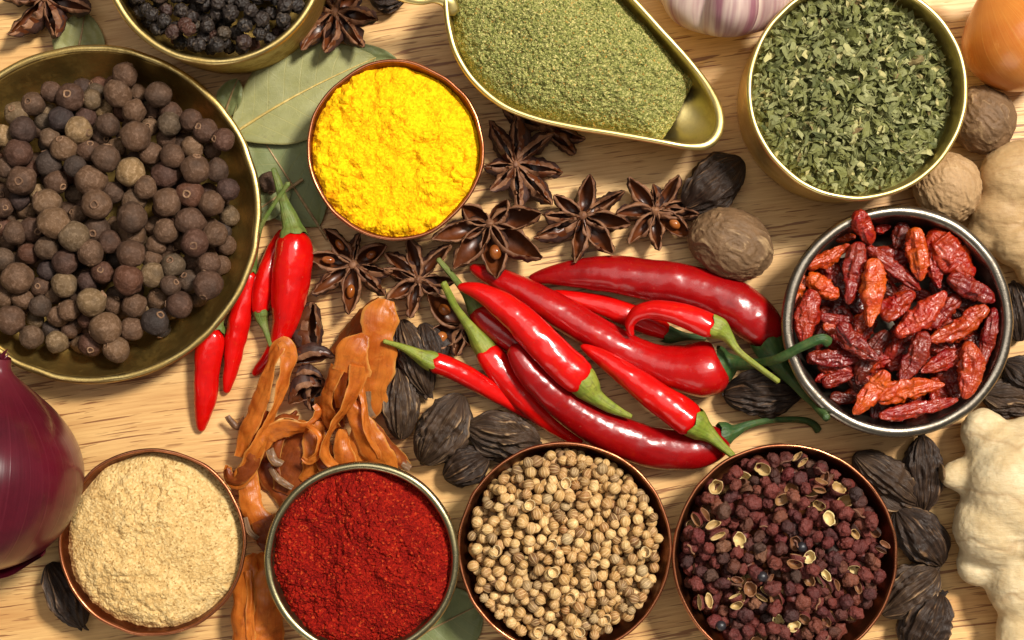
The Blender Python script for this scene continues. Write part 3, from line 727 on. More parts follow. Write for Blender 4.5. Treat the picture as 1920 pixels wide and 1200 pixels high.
def join(parts):
    """list of (V, F(tri), rv) -> one set of arrays"""
    off = 0; Vs = []; Fs = []; rv = []; mi = []
    for V, F, q, m in parts:
        Vs.append(V); Fs.append(F+off); rv.append(np.full(len(V), q)); mi.append(np.full(len(F), m) if np.isscalar(m) else m); off += len(V)
    return np.vstack(Vs), np.vstack(Fs), np.concatenate(rv), np.concatenate(mi)
def shell(seed, open_=.3, bump=.0, bf=4, thick=.1):
    """open husk: a sphere with a lip cut off, outside and inside walls"""
    nt, nr = 12, 18
    t = np.linspace(.02, 1, nt)*PI*(1-open_); th = np.linspace(0, 2*PI, nr, endpoint=False)
    def sp(rad, tt):
        d = np.stack([np.sin(tt)[:, None]*np.cos(th), np.sin(tt)[:, None]*np.sin(th), -np.cos(tt)[:, None]+0*th], -1)
        return d*rad
    O = sp(1, t); n = fbm(O*bf+seed*2.7, 2, seed); O = O*(1+bump*n)[..., None]
    I = sp(1-thick, t[::-1]); I = I*(1+bump*.4*n[::-1])[..., None]
    V = np.concatenate([O, I]); V[..., 0] *= .82+.1*math.sin(seed)
    V[..., 2] += .12*np.cos(th*2+seed)*np.clip(V[..., 2]+.2, 0, 1)
    q = gq(2*nt, nr, False, True); rows = q[:, 0]//nr
    return V.reshape(-1, 3), q, (rows >= nt-1).astype(int)

# --- coriander
def build_coriander():
    nt, nr = 15, 40; ms = []
    t = np.linspace(0.001, PI-.001, nt); th = np.linspace(0, 2*PI, nr, endpoint=False)
    for s in range(7):
        rid = .5+.5*np.cos(th*9+s+.5*np.sin(th*3+s)); d = 1+.1*(rid[None]-.5)*np.sin(t)[:, None]
        z = -np.cos(t)[:, None]*(1.06+.04*math.sin(s))+.16*np.exp(-(t[:, None]-PI)**2/.03)*(s % 3 > 0)
        V = np.stack([d*np.sin(t)[:, None]*np.cos(th), d*np.sin(t)[:, None]*np.sin(th), z+0*th], -1)
        V = V*(1+.05*noise(V*1.4+s*3, s))[..., None]
        ms.append(mesh('coriander_seed', V*100, gq(nt, nr, False, True), mats=[CORI], attrs={'ridge': ((rid[None]**3)*np.ones((nt, 1))).ravel()}))
    husk = []
    for s in range(4):
        V, q, mi = shell(s, .42, .05); husk.append(mesh('coriander_husk', V*100, q, mats=[CORI, CORI_IN], midx=mi))
    b = B_COR; rng = np.random.default_rng(18)
    P, r = pack(1420, 7.4, 10.5, b['inner'](100)-2, 58, 34, 31, 8)
    sc = visible(P, r)*r; order = np.argsort(-sc); top = set(order[:300].tolist())
    Vi, Fi = ico(2); rest = []
    for i in range(len(r)):
        w = (P[i, 0]+b['c'][0], P[i, 1]+b['c'][1], P[i, 2])
        if i in top:
            o = link('coriander_seed', ms[rng.integers(7)], None, w, randrot(rng), (r[i]/100,)*3)
            tag(o, 'round ribbed tan coriander seed in the copper bowl', 'seed', 'coriander seeds in the copper bowl')
        elif sc[i] > 0: rest.append((Vi*r[i]+P[i], Fi, rng.random(), 0))
    V, F, rv, mi = join(rest)
    o = link('coriander_seeds', mesh('coriander_seeds', V, tris=F, mats=[CORI], attrs={'rv': rv}), None, (b['c'][0], b['c'][1], 0))
    tag(o, 'tan coriander seeds lying half hidden under the top ones', 'seeds', kind='stuff')
    tops = [i for i in order[:140]]
    for k in range(11):
        i = tops[k*12]; w = (P[i, 0]+b['c'][0]+6, P[i, 1]+b['c'][1]+5, P[i, 2]+r[i]*.9)
        o = link('coriander_husk', husk[k % 4], None, w, tilt_rot(rng, .7), (.105,)*3)
        tag(o, 'pale empty half husk of a coriander seed in the copper bowl', 'husk', 'empty coriander husks')
build_coriander()

# --- sichuan pepper
def build_sichuan():
    V0, F0 = ico(4); closed = []; opened = []
    for s in range(8):
        d = 1+.22*fbm(V0*1.5+s*4.4, 2, s)+.13*(np.abs(noise(V0*4.2+s*2, s+2))-.25)
        W = V0*d[:, None]*np.array([1.08, .95-.12*(s % 3), .84])
        if s % 2:   # a seam where the husk begins to split
            W = W*(1-.28*np.exp(-(W[:, 0]/.12)**2)*sstep(-.2, .5, W[:, 2]))[:, None]
        closed.append(mesh('sichuan_husk', W*100, tris=F0, mats=[SICH]))
    for s in range(7):
        V, q, mi = shell(s, .44+.04*(s % 3), .12, 5, .13)
        if s >= 4:   # two valves hinged together
            A = Matrix.Rotation(.75, 3, 'Y'); Bm = Matrix.Rotation(-.75, 3, 'Y')
            a = np.array(A); bb = np.array(Bm); V1 = V*np.array([.62, .9, .8])
            V2 = np.vstack([V1@a.T+np.array([.55, 0, 0]), V1@bb.T-np.array([.55, 0, 0])]); q = np.vstack([q, q+len(V)]); mi = np.r_[mi, mi]; V = V2
        opened.append(mesh('sichuan_husk', V*100, q, mats=[SICH, SICH_IN], midx=mi))
    b = B_SIC; rng = np.random.default_rng(28); c = b['c']
    P, r = pack(640, 10, 14.8, b['inner'](100)-2, 60, 28, 41, 8, .86)
    sc = visible(P, r)*r; order = np.argsort(-sc); top = order[:295]
    used = 0
    for n, i in enumerate(top):
        w = (P[i, 0]+c[0], P[i, 1]+c[1], P[i, 2])
        if rng.random() < .24 and n < 250:
            o = link('sichuan_husk', opened[rng.integers(7)], None, (w[0], w[1], w[2]+2), tilt_rot(rng, .9), (r[i]/100*1.15,)*3)
            tag(o, 'split open red husk showing its pale yellow inside in the copper bowl', 'husk', 'split husks in the copper bowl')
        else:
            o = link('sichuan_husk', closed[rng.integers(8)], None, w, randrot(rng), (r[i]/100,)*3)
            tag(o, 'closed wrinkled dark red husk in the copper bowl', 'husk', 'closed husks in the copper bowl')
    Vi, Fi = ico(2); rest = []
    for i in order[295:]:
        if sc[i] > 0: rest.append((Vi*(1+.15*noise(Vi*2.5+i, 3))[:, None]*r[i]+P[i], Fi, rng.random(), 0))
    V, F, rv, mi = join(rest)
    tag(link('sichuan_husks', mesh('sichuan_husks', V, tris=F, mats=[SICH], attrs={'rv': rv}), None, (c[0], c[1], 0)), 'dark red husks lying half hidden under the top ones', 'husks', kind='stuff')
    for k in range(9):
        i = top[10+k*19]; a = rng.uniform(0, 2*PI); L = rng.uniform(9, 17)
        q = np.array([[-L, 0, 0, 1.8], [-L*.3, 2, 2, 1.5], [L*.4, -1, 3, 1.6], [L, 2, 1, 2.6]])
        Q, s = spline(q, 14)
        me = mesh('twig', tube(Q[:, :3], round_ends(Q[:, 3], s, 2, 3), 7), gq(14, 7, False, True), mats=[SICH_STEM])
        o = link('twig', me, None, (P[i, 0]+c[0], P[i, 1]+c[1], P[i, 2]+r[i]+1), (rng.uniform(-.3, .3), rng.uniform(-.4, .4), a))
        tag(o, 'thin brown twig lying among the dark red husks', 'twig', 'twigs among the husks')
    sd = mesh('black_seed', V0*100, tris=F0, mats=[SICH_SEED])
    for k in range(3):
        i = top[5+k*31]
        o = link('black_seed', sd, None, (P[i, 0]+c[0]+9, P[i, 1]+c[1]-6, P[i, 2]+r[i]*.8), randrot(rng), (.095,)*3)
        tag(o, 'smooth black seed among the dark red husks', 'seed', 'black seeds among the husks')
build_sichuan()

# --- herb flakes
def flake_arrays(s, rng, asp=None):
    n = 9; th = np.linspace(0, 2*PI, n, endpoint=False)+rng.uniform(-.2, .2, n)
    R = rng.uniform(.6, 1.15, n); a = asp or rng.uniform(.24, .66)
    o = np.stack([R*np.cos(th), R*np.sin(th)*a], -1)
    P = np.vstack([[0, 0], o*.55, o]); k1, k2 = rng.uniform(-.8, .8, 2); tw = rng.uniform(-.4, .4)
    z = k1*P[:, 0]**2+k2*P[:, 1]**2*1.6+tw*P[:, 0]*P[:, 1]+rng.uniform(-.06, .06, len(P))
    F = [(0, 1+i, 1+(i+1) % n) for i in range(n)]
    for i in range(n):
        j = (i+1) % n; F += [(1+i, 1+n+i, 1+n+j), (1+i, 1+n+j, 1+j)]
    return np.c_[P, z], np.array(F)
def build_flakes():
    b = B_HRB; c = b['c']; rng = np.random.default_rng(38); R = b['inner'](170)-3
    var = [flake_arrays(s, rng) for s in range(26)]+[flake_arrays(s, rng, .13) for s in range(4)]
    ms = [mesh('herb_flake', V*100, tris=F, mats=[FLAKE], smooth=False) for V, F in var]
    dome = lambda x, y: 148+34*(1-(np.hypot(x, y)/R)**2)+9*noise(np.array([x*.02, y*.02, 1.3]), 4)-.03*x
    items = []
    for k in range(3200):
        a = rng.uniform(0, 2*PI); q = R*math.sqrt(rng.random())*.98; x, y = q*math.cos(a), q*math.sin(a)
        s = rng.uniform(7, 12.5) if rng.random() < .72 else rng.uniform(12.5, 19)
        dz = rng.uniform(-16, 16)
        q2 = min(q, R-s*.75); x, y = q2*math.cos(a), q2*math.sin(a)
        items.append((x, y, float(dome(x, y))+dz, s, rng.integers(30), tilt_rot(rng, 1.2), dz))
    rank = sorted(range(len(items)), key=lambda i: -(items[i][3]*1.0+items[i][6]*1.1)); top = set(rank[:300]); rest = []
    for i, (x, y, z, s, v, e, dz) in enumerate(items):
        if i in top:
            o = link('herb_flake', ms[v], None, (x+c[0], y+c[1], z), e, (s/100,)*3)
            tag(o, 'crisp dried green leaf flake on top in the polished brass cup', 'flake', 'larger leaf flakes in the brass cup')
        else:
            M = np.array(e.to_matrix()); V, F = var[v]; rest.append(((V*s)@M.T+np.array([x, y, z]), F, rng.random(), 0))
    N = 60; gx, gy = disc_grid(N); pts = np.stack([gx*(R+2), gy*(R+2), 0*gx], -1); zz = 130+34*(1-gx**2-gy**2)
    q = gq(N, N); bt = np.vstack([q[:, [0, 1, 2]], q[:, [0, 2, 3]]])
    pts[..., 2] = zz; rest.append((pts.reshape(-1, 3), bt, .42, 0))
    V, F, rv, mi = join(rest)
    tag(link('herb_flakes', mesh('herb_flakes', V, tris=F, mats=[FLAKE], smooth=False, attrs={'rv': rv}), None, (c[0], c[1], 0)), 'small dried green leaf crumbs filling the polished brass cup', 'herb', kind='stuff')
build_flakes()
# ------------------------------------------------------------------ bay leaves
def bay_leaf(label, base, tip, width, z, curl, mat, vmat, bend=0., seed=1, full=.55, zt=None, wave=4, group=None):
    """base and tip in picture places; width = full width"""
    A = Wp(*base, z); B = Wp(*tip, zt if zt is not None else z); L = np.linalg.norm(B-A); d = (B-A)/L
    s = np.array([-d[1], d[0], 0.]); s = unit(s)
    nu, nv = 60, 25; u = np.linspace(0, 1, nu); v = np.linspace(-1, 1, nv)
    w = width/2*np.power(np.clip(np.sin(PI*np.power(u, math.log(.5)/math.log(full))), 0, 1), .72)+.5
    w = w*(1+.04*noise(np.stack([u*7, u*0+seed, u*0], -1), seed))
    o = A.copy(); o[2] = 0
    mid = A[None]+d[None]*(u*L)[:, None]+s[None]*(bend*np.sin(PI*u))[:, None]-o
    q = np.stack([u[:, None]*3+0*v, v[None]*1.5+0*u[:, None], np.full((nu, nv), seed*2.3)], -1)
    zz = curl*(v[None]**2)*(w/w.max())[:, None]+wave*noise(q, seed)+1.5*noise(q*3, seed+4)
    V = mid[:, None]+s*(v[None]*w[:, None])[..., None]+np.array([0, 0, 1.])*zz[..., None]
    bot = V.copy(); bot[..., 2] -= 2.2
    pc = np.stack([u[:, None]+0*v, v[None]+0*u[:, None], 0*u[:, None]+0*v], -1)
    Vr = np.concatenate([V, bot[:, ::-1]], 1)      # closed ring across the blade
    me = mesh('blade', Vr, gq(nu, 2*nv, False, True), mats=[mat], attrs={'pc': np.concatenate([pc, pc[:, ::-1]], 1).reshape(-1, 3)})
    e = thing('bay_leaf', label, 'leaf', o, group)
    link('blade', me, e)
    mp = V[:, nv//2].copy(); mp[:, 2] += .6
    ext = mp[0]-d*28; mp = np.vstack([ext, mp]); r = np.r_[3.2, np.linspace(3.0, .8, nu)]
    link('midrib', mesh('midrib', tube(mp, r, 7), gq(nu+1, 7, False, True), mats=[vmat]), e)
bay_leaf('large olive bay leaf between the brass dish and the turmeric bowl', (434, 252), (705, 108), 170, 34, 8, LEAF, VEIN, 8, 3, .5, 12)
bay_leaf('bay leaf with pale brown midrib lying under the chilli stems', (598, 425), (470, 225), 170, 10, 10, LEAF2, VEIN2, 0, 5, .52, 16)
bay_leaf('small torn bay leaf bit poking out above the brass dish rim', (418, 228), (446, 148), 46, 24, 8, LEAF2, VEIN2, 2, 7, .55, 40, 6)
bay_leaf('dark bay leaf tip behind the turmeric bowl below the top star anise', (600, 135), (745, 112), 66, 8, 6, LEAF2, VEIN2, 6, 9, .5)
bay_leaf('pointed bay leaf tip above the brass dish at top left', (140, 130), (160, 22), 96, 8, 6, LEAF, VEIN2, 0, 11, .42, 10)
bay_leaf('dull green bay leaf tucked between the bronze and coriander bowls', (760, 1205), (905, 1130), 150, 6, 6, LEAF2, VEIN2, 0, 13, .5)
bay_leaf('small green bay leaf end beside the brass dish under the dark berry', (545, 352), (462, 408), 62, 20, 6, LEAF2, VEIN2, 0, 15, .5)

# ------------------------------------------------------------------ fresh chillies
def chilli(label, body, stem, mat, smat, seed, lumps=.05, rip=0., cal=1.12, ncal=10):
    """body rows (px,py,r,z) run from the calyx end to the tip; stem rows run from the calyx outwards"""
    def conv(rows): return np.array([np.r_[Wp(a, b, z), r*(DCAM-z)/DCAM] for a, b, r, z in rows])
    bc = conv(body); sc = conv(stem)
    o = np.array([bc[:, 0].mean(), bc[:, 1].mean(), 0.0]); bc[:, :3] -= o; sc[:, :3] -= o
    n, nr = 110, 36
    Q, s = spline(bc, n); P = Q[:, :3]; r = np.maximum(Q[:, 3], 1.5)
    r = round_ends(r, s, min(r[0]*.9, 26), max(r[-1]*1.2, 5))
    th = np.linspace(0, 2*PI, nr, endpoint=False)
    q = np.stack([np.cos(th)[None]*1.0+0*s[:, None], np.sin(th)[None]*1.0+0*s[:, None], s[:, None]*.022+0*th[None]+seed*7], -1)
    disp = 1+lumps*fbm(q, 2, seed)+rip*np.sin(s*.16+2*noise(np.stack([s*.02, 0*s, 0*s], -1), seed))[:, None]*sstep(10, 40, s)[:, None]
    disp = disp*(1+.025*np.cos(3*th+seed)[None])+.022*fbm(q*np.array([1.6, 1.6, 2.2])+4, 2, seed+7)
    V = tube(P, r, nr, disp)
    pc = np.stack([s[:, None]+0*th, (th*20)[None]+0*s[:, None], 0*s[:, None]+0*th], -1).reshape(-1, 3)
    e = thing('fresh_chilli', label, 'chilli', o)
    link('body', mesh('body', V, gq(n, nr, False, True), mats=[mat], attrs={'pc': pc}), e)
    m, mr = 60, 20
    Q, s = spline(sc, m); r = np.maximum(Q[:, 3], 1.2); th = np.linspace(0, 2*PI, mr, endpoint=False)
    disp = 1+.06*np.cos(5*th+seed)[None]+.1*noise(np.stack([np.cos(th)[None]+0*s[:, None], np.sin(th)[None]+0*s[:, None], s[:, None]*.04+seed+0*th], -1), seed)
    V = tube(Q[:, :3], round_ends(r, s, None, 2.5), mr, disp)
    # the calyx lip: wavy edge laid over the shoulder of the fruit
    T, S, U = frames(Q[:, :3]); wav = 3.5*np.cos(5*th+seed)+2*np.cos(3*th)
    V[0] = V[0]-T[0]*(wav[:, None]+5); V[1] = V[1]-T[1]*(wav[:, None]*.5+2)
    pc = np.stack([s[:, None]+0*th, (th*10)[None]+0*s[:, None], 0*s[:, None]+0*th], -1)
    link('calyx', mesh('calyx', V[:ncal+1], gq(ncal+1, mr, False, True), mats=[smat], attrs={'pc': pc[:ncal+1].reshape(-1, 3)}), e)
    link('stem', mesh('stem', V[ncal:], gq(m-ncal, mr, False, True), mats=[smat], attrs={'pc': pc[ncal:].reshape(-1, 3)}), e)
    return e
chilli('plump bright red chilli with thick green stem, under the turmeric bowl', [(548, 430, 27, 60), (551, 465, 34, 60), (548, 510, 36, 58), (543, 560, 33, 54), (535, 605, 26, 46), (520, 645, 18, 34), (500, 674, 12, 22), (484, 693, 9, 14), (474, 704, 5, 10)],
       [(548, 436, 27, 60), (546, 424, 19, 60), (540, 404, 15, 62), (533, 382, 10, 66), (525, 355, 8, 72), (512, 314, 5, 78)], RED, STEM_M, 1)
chilli('small red chilli with its green stem pointing down, left of the plump one', [(490, 593, 15, 34), (489, 575, 18, 34), (493, 545, 21, 34), (501, 512, 20, 34), (512, 478, 16, 30), (522, 450, 11, 26), (530, 430, 5, 22)],
       [(490, 588, 16, 34), (491, 597, 13, 34), (496, 612, 8, 36), (502, 630, 5, 42), (508, 650, 4, 52)], RED, STEM_M, 2)
chilli('slim rippled red chilli emerging from under the brass dish rim', [(473, 507, 11, 30), (467, 530, 15, 30), (457, 565, 19, 28), (448, 605, 21, 26), (440, 645, 19, 24), (434, 685, 15, 20), (428, 715, 11, 16), (424, 738, 6, 12)],
       [(473, 510, 12, 30), (474, 500, 9, 32), (480, 465, 5, 56), (492, 420, 4.2, 92), (516, 380, 4, 104), (543, 341, 5, 110)], RED, STEM_M, 3, .05, .03)
chilli('short red chilli at far left of the group, pointing down', [(404, 612, 18, 32), (397, 630, 25, 34), (391, 660, 26, 34), (387, 700, 24, 30), (385, 740, 22, 26), (381, 775, 16, 20), (378, 798, 10, 14), (377, 810, 5, 12)],
       [(404, 616, 20, 32), (405, 606, 15, 32), (409, 590, 11, 30), (418, 570, 8, 28)], RED, STEM_M, 4)
# centre
chilli('large dark red chilli at the top of the centre pile below the nutmeg', [(1443, 650, 30, 62), (1428, 616, 41, 60), (1392, 582, 45, 56), (1338, 552, 42, 52), (1272, 533, 39, 48), (1215, 524, 38, 46), (1150, 515, 35, 42), (1090, 513, 28, 36), (1040, 516, 19, 28), (1004, 522, 11, 20), (990, 526, 5, 14)],
       [(1438, 640, 31, 62), (1447, 657, 28, 62), (1458, 676, 21, 66), (1472, 698, 13, 76), (1512, 742, 9, 110), (1535, 766, 8, 140), (1552, 786, 8, 168)], DRED, STEM_D, 5, .03)
chilli('small red chilli half hidden under the hooked chilli', [(1255, 627, 14, 22), (1235, 616, 19, 24), (1200, 600, 22, 26), (1150, 580, 21, 26), (1100, 566, 17, 24), (1060, 556, 12, 20), (1035, 549, 6, 16)],
       [(1250, 625, 17, 22), (1260, 628, 15, 22), (1278, 630, 9, 22), (1300, 632, 6, 22), (1325, 634, 5, 20)], RED, STEM_D, 6, .06)
chilli('long thick red chilli crossing the centre with long curved green stem', [(1362, 685, 32, 62), (1345, 692, 46, 62), (1315, 694, 53, 62), (1275, 692, 45, 58), (1225, 680, 36, 54), (1170, 656, 33, 52), (1106, 620, 32, 50), (1045, 583, 31, 46), (991, 552, 28, 42), (935, 524, 22, 34), (900, 509, 14, 28), (880, 500, 6, 24)],
       [(1354, 685, 36, 62), (1366, 684, 28, 64), (1380, 681, 15, 72), (1420, 681, 9, 110), (1462, 671, 9, 160), (1502, 650, 9, 186), (1538, 635, 10, 194), (1556, 644, 10, 186)], RED2, STEM_D, 7, .03)
chilli('deep red chilli mostly hidden behind the bright one, stem at upper left', [(890, 577, 17, 34), (902, 592, 22, 36), (935, 618, 24, 38), (975, 648, 23, 38), (1010, 680, 20, 36), (1040, 710, 14, 30), (1060, 735, 6, 26)],
       [(893, 580, 18, 34), (885, 567, 13, 36), (872, 548, 8, 46), (850, 520, 6, 66), (820, 484, 5, 80)], RED2, STEM_M, 8)
chilli('small red chilli at left of the pile with its stem pointing left', [(804, 676, 18, 76), (820, 681, 20, 74), (855, 695, 20, 66), (900, 720, 18, 52), (945, 748, 15, 36), (980, 772, 10, 24), (1000, 786, 5, 16)],
       [(808, 677, 19, 76), (797, 672, 17, 78), (780, 663, 12, 82), (758, 652, 7, 90), (718, 639, 4, 110)], RED, STEM_L, 9)
chilli('red chilli with thick stem rising to upper left beside the star anise seeds', [(907, 650, 19, 36), (918, 668, 25, 40), (945, 702, 27, 40), (985, 748, 25, 36), (1026, 786, 20, 28), (1065, 816, 13, 20), (1092, 832, 6, 14)],
       [(910, 655, 22, 38), (900, 640, 19, 42), (886, 620, 12, 50), (868, 595, 8, 60), (850, 568, 7, 74), (830, 528, 6.5, 92)], RED, STEM_L, 10)
chilli('glossy dark maroon chilli curving along the bottom of the pile', [(1362, 812, 22, 44), (1350, 821, 29, 44), (1325, 836, 35, 44), (1290, 845, 37, 44), (1235, 840, 38, 44), (1190, 829, 38, 46), (1129, 803, 37, 50), (1068, 765, 34, 60), (1018, 722, 30, 72), (985, 686, 25, 78), (967, 658, 18, 80), (960, 645, 12, 80)],
       [(1358, 813, 25, 44), (1366, 811, 21, 44), (1378, 808, 12, 44), (1405, 796, 7, 40), (1445, 788, 6, 28), (1500, 787, 6, 16), (1524, 795, 7, 12), (1536, 811, 7, 10)], DRED, STEM_D, 11, .025)
chilli('bright red chilli on top of the pile with stem at lower right', [(1100, 722, 24, 92), (1088, 712, 32, 94), (1062, 688, 35, 96), (1032, 658, 34, 98), (990, 616, 31, 98), (945, 576, 26, 96), (905, 550, 18, 92), (875, 540, 11, 88), (857, 538, 5, 86)],
       [(1092, 716, 31, 92), (1103, 728, 25, 92), (1117, 744, 16, 90), (1145, 763, 11, 86), (1185, 782, 5, 80)], RED, STEM_L, 12)
chilli('hooked bright red chilli lying across the thick red one', [(1345, 614, 20, 118), (1332, 612, 24, 118), (1300, 598, 24, 118), (1258, 585, 21, 114), (1222, 581, 18, 108), (1196, 588, 15, 102), (1182, 605, 10, 94), (1182, 620, 7, 90), (1187, 630, 4, 88)],
       [(1338, 612, 24, 118), (1350, 617, 21, 118), (1364, 630, 12, 120), (1382, 655, 7, 124), (1420, 686, 5.5, 130), (1462, 717, 5, 134)], RED, STEM_L, 13)
chilli('bright red chilli over the maroon one, stem at lower right', [(1308, 800, 25, 92), (1294, 790, 31, 92), (1262, 766, 31, 92), (1223, 738, 28, 90), (1177, 704, 23, 86), (1135, 674, 17, 82), (1105, 656, 10, 80), (1088, 648, 4, 78)],
       [(1302, 795, 30, 92), (1314, 803, 24, 92), (1328, 813, 16, 92), (1350, 833, 10, 92), (1376, 856, 6, 90)], RED, STEM_L, 14)

# ------------------------------------------------------------------ dried chillies
DRY = [  # ends in zoom places, half width, colour, layer, words
 (505, 185, 575, 160, 25, 'R', 0, 'small red dried chilli under the top rim beside the upright one'),
 (640, 145, 600, 262, 40, 'D', 1, 'nearly black dried chilli below the top rim'),
 (310, 215, 412, 212, 30, 'O', 0, 'dull orange dried chilli tucked under the upper left rim'),
 (170, 390, 120, 545, 40, 'O', 1, 'orange dried chilli leaning on the left rim'),
 (245, 580, 402, 597, 30, 'C', 1, 'slim crimson dried chilli lying level in the left half'),
 (260, 620, 342, 662, 26, 'O', 1, 'short orange dried chilli stub just above the green stem tip'),
 (190, 772, 432, 782, 52, 'C', 1, 'dark crimson dried chilli right below the green stem tip'),
 (255, 900, 402, 858, 38, 'C', 1, 'crimson dried chilli near the lower left rim'),
 (290, 955, 412, 962, 28, 'D', 0, 'dark red dried chilli low at the lower left rim'),
 (760, 702, 850, 742, 36, 'C', 1, 'short crimson dried chilli peeking out right of the middle'),
 (870, 692, 968, 628, 36, 'R', 1, 'short red dried chilli under the long orange one'),
 (800, 850, 872, 884, 32, 'C', 1, 'crimson dried chilli stub above the bottom orange ones'),
 (530, 420, 582, 482, 34, 'D', 0, 'dark dried chilli end deep in the centre'),
 (560, 650, 420, 905, 46, 'D', 1, 'dark brown red dried chilli with pale translucent top, below centre'),
 (195, 395, 335, 490, 52, 'O', 2, 'lumpy orange dried chilli at the upper left'),
 (430, 90, 482, 248, 47, 'R', 3, 'smooth red dried chilli standing up against the top rim'),
 (180, 350, 380, 245, 40, 'O', 2, 'wrinkled orange dried chilli slanting at the upper left rim'),
 (770, 280, 802, 452, 37, 'R', 2, 'narrow red dried chilli beside the broad crimson one'),
 (460, 255, 716, 460, 46, 'C', 2, 'long dark crimson dried chilli slanting down right above centre'),
 (685, 165, 716, 418, 52, 'O', 3, 'orange brown dried chilli upright below the top rim'),
 (770, 190, 965, 395, 84, 'R', 2, 'broad bright crimson dried chilli at the upper right rim'),
 (840, 402, 1066, 512, 56, 'C', 3, 'crimson dried chilli lying level at the right rim'),
 (215, 460, 165, 715, 53, 'R', 3, 'orange red dried chilli upright near the left rim'),
 (430, 232, 375, 528, 50, 'C', 3, 'pinkish crimson dried chilli upright left of centre'),
 (490, 308, 472, 635, 56, 'O', 4, 'plump orange red dried chilli upright at the centre'),
 (535, 595, 690, 470, 56, 'R', 3, 'lumpy bright red dried chilli right in the middle'),
 (900, 490, 755, 645, 42, 'C', 2, 'dark crimson dried chilli between two orange ones at right'),
 (605, 672, 832, 468, 56, 'R', 4, 'red dried chilli with a clear tip slanting up right of centre'),
 (1034, 540, 750, 695, 50, 'O', 3, 'long orange dried chilli slanting in the right half'),
 (1060, 540, 1000, 835, 38, 'C', 2, 'thin crimson dried chilli along the right rim'),
 (330, 615, 520, 788, 50, 'C', 3, 'crimson dried chilli slanting down right, left of centre'),
 (738, 652, 622, 885, 57, 'C', 3, 'plump crimson dried chilli just below the centre'),
 (950, 735, 718, 845, 42, 'R', 3, 'orange red dried chilli pointing to the right rim'),
 (940, 700, 920, 972, 57, 'O', 4, 'orange dried chilli upright at the lower right rim'),
 (558, 838, 400, 1042, 44, 'O', 4, 'bright orange dried chilli slanting at the bottom left'),
 (508, 972, 828, 902, 52, 'O', 3, 'orange brown dried chilli lying level near the bottom'),
 (518, 1050, 892, 970, 40, 'R', 4, 'bright red dried chilli along the bottom rim')]
def dried(a, b, hw, mat, z, label, seed, group=None, dz=0):
    rs = np.random.default_rng(seed)
    A = Wp(a[0], a[1], z); B = Wp(b[0], b[1], z+dz); L = np.linalg.norm(B-A); d = (B-A)/L; s = unit(np.cross(d, [0, 0, 1.]))
    bend = rs.uniform(-.07, .07)*L
    ctrl = []
    for t, f in [(0, .42), (.12, .8), (.35, 1.0), (.6, .95), (.82, .68), (.95, .36), (1., .18)]:
        p = A+d*L*t+s*bend*math.sin(PI*t); p[2] += -6*math.sin(PI*t)+rs.uniform(-3, 3); ctrl.append(np.r_[p, hw*f*rs.uniform(.93, 1.07)])
    ctrl = np.array(ctrl); o = ctrl[:, :3].mean(0); o[2] = ctrl[:, 2].min()-hw*.7; ctrl[:, :3] -= o
    n, nr = 84, 44; Q, ss = spline(ctrl, n); r = round_ends(Q[:, 3], ss, hw*.25, hw*.3); th = np.linspace(0, 2*PI, nr, endpoint=False)
    c3 = np.stack([np.cos(th)[None]*1.5+0*ss[:, None], np.sin(th)[None]*1.5+0*ss[:, None], ss[:, None]*.035+seed*3.3+0*th], -1)
    c4 = np.stack([np.cos(th)[None]*1.1+0*ss[:, None], np.sin(th)[None]*1.1+0*ss[:, None], ss[:, None]*.02+seed*1.3+0*th], -1)
    wr = ridged(c3*1.25, 3, seed, .6)
    disp = 1+.42*(wr-.62)+.26*fbm(c4, 2, seed+8)
    V = tube(Q[:, :3], r, nr, disp)
    flat = .82; V[..., 2] = Q[:, None, 2]+(V[..., 2]-Q[:, None, 2])*flat
    ob = link('dried_chilli', mesh('dried_chilli', V, gq(n, nr, False, True), mats=[mat]), None, o)
    tag(ob, label, 'dried chilli', group)
def build_dried():
    dm = {'O': DR_O, 'R': DR_R, 'C': DR_C, 'D': DR_D}
    zc = lambda x, y: 2.5
    for k, (x1, y1, x2, y2, w, c, lay, lab) in enumerate(DRY):
        z = 104+16*lay; f = lambda x, y: (1440+x/2.5, 360+y/2.5)
        dz = 0
        if lay == 3 and y1 == 90: z = 176; dz = -30
        dried(f(x1, y1), f(x2, y2), w/2.5*.92, dm[c], z, lab, k+1, 'dried chillies on top in the dark metal bowl', dz=dz)
    rs = random.Random(12); c = (1683, 603)
    for k in range(64):
        a = rs.uniform(0, 2*PI); q = 165*math.sqrt(rs.random()); x = c[0]+q*math.cos(a); y = c[1]+q*math.sin(a); b = rs.uniform(0, PI); L = rs.uniform(34, 48)
        dried((x-L*math.cos(b), y-L*math.sin(b)), (x+L*math.cos(b), y+L*math.sin(b)), rs.uniform(15, 20), [DR_C, DR_D, DR_R][k % 3], 74+rs.uniform(0, 40), 'dried chilli buried under the top ones in the dark metal bowl', 100+k, 'dried chillies deep in the dark metal bowl')
build_dried()

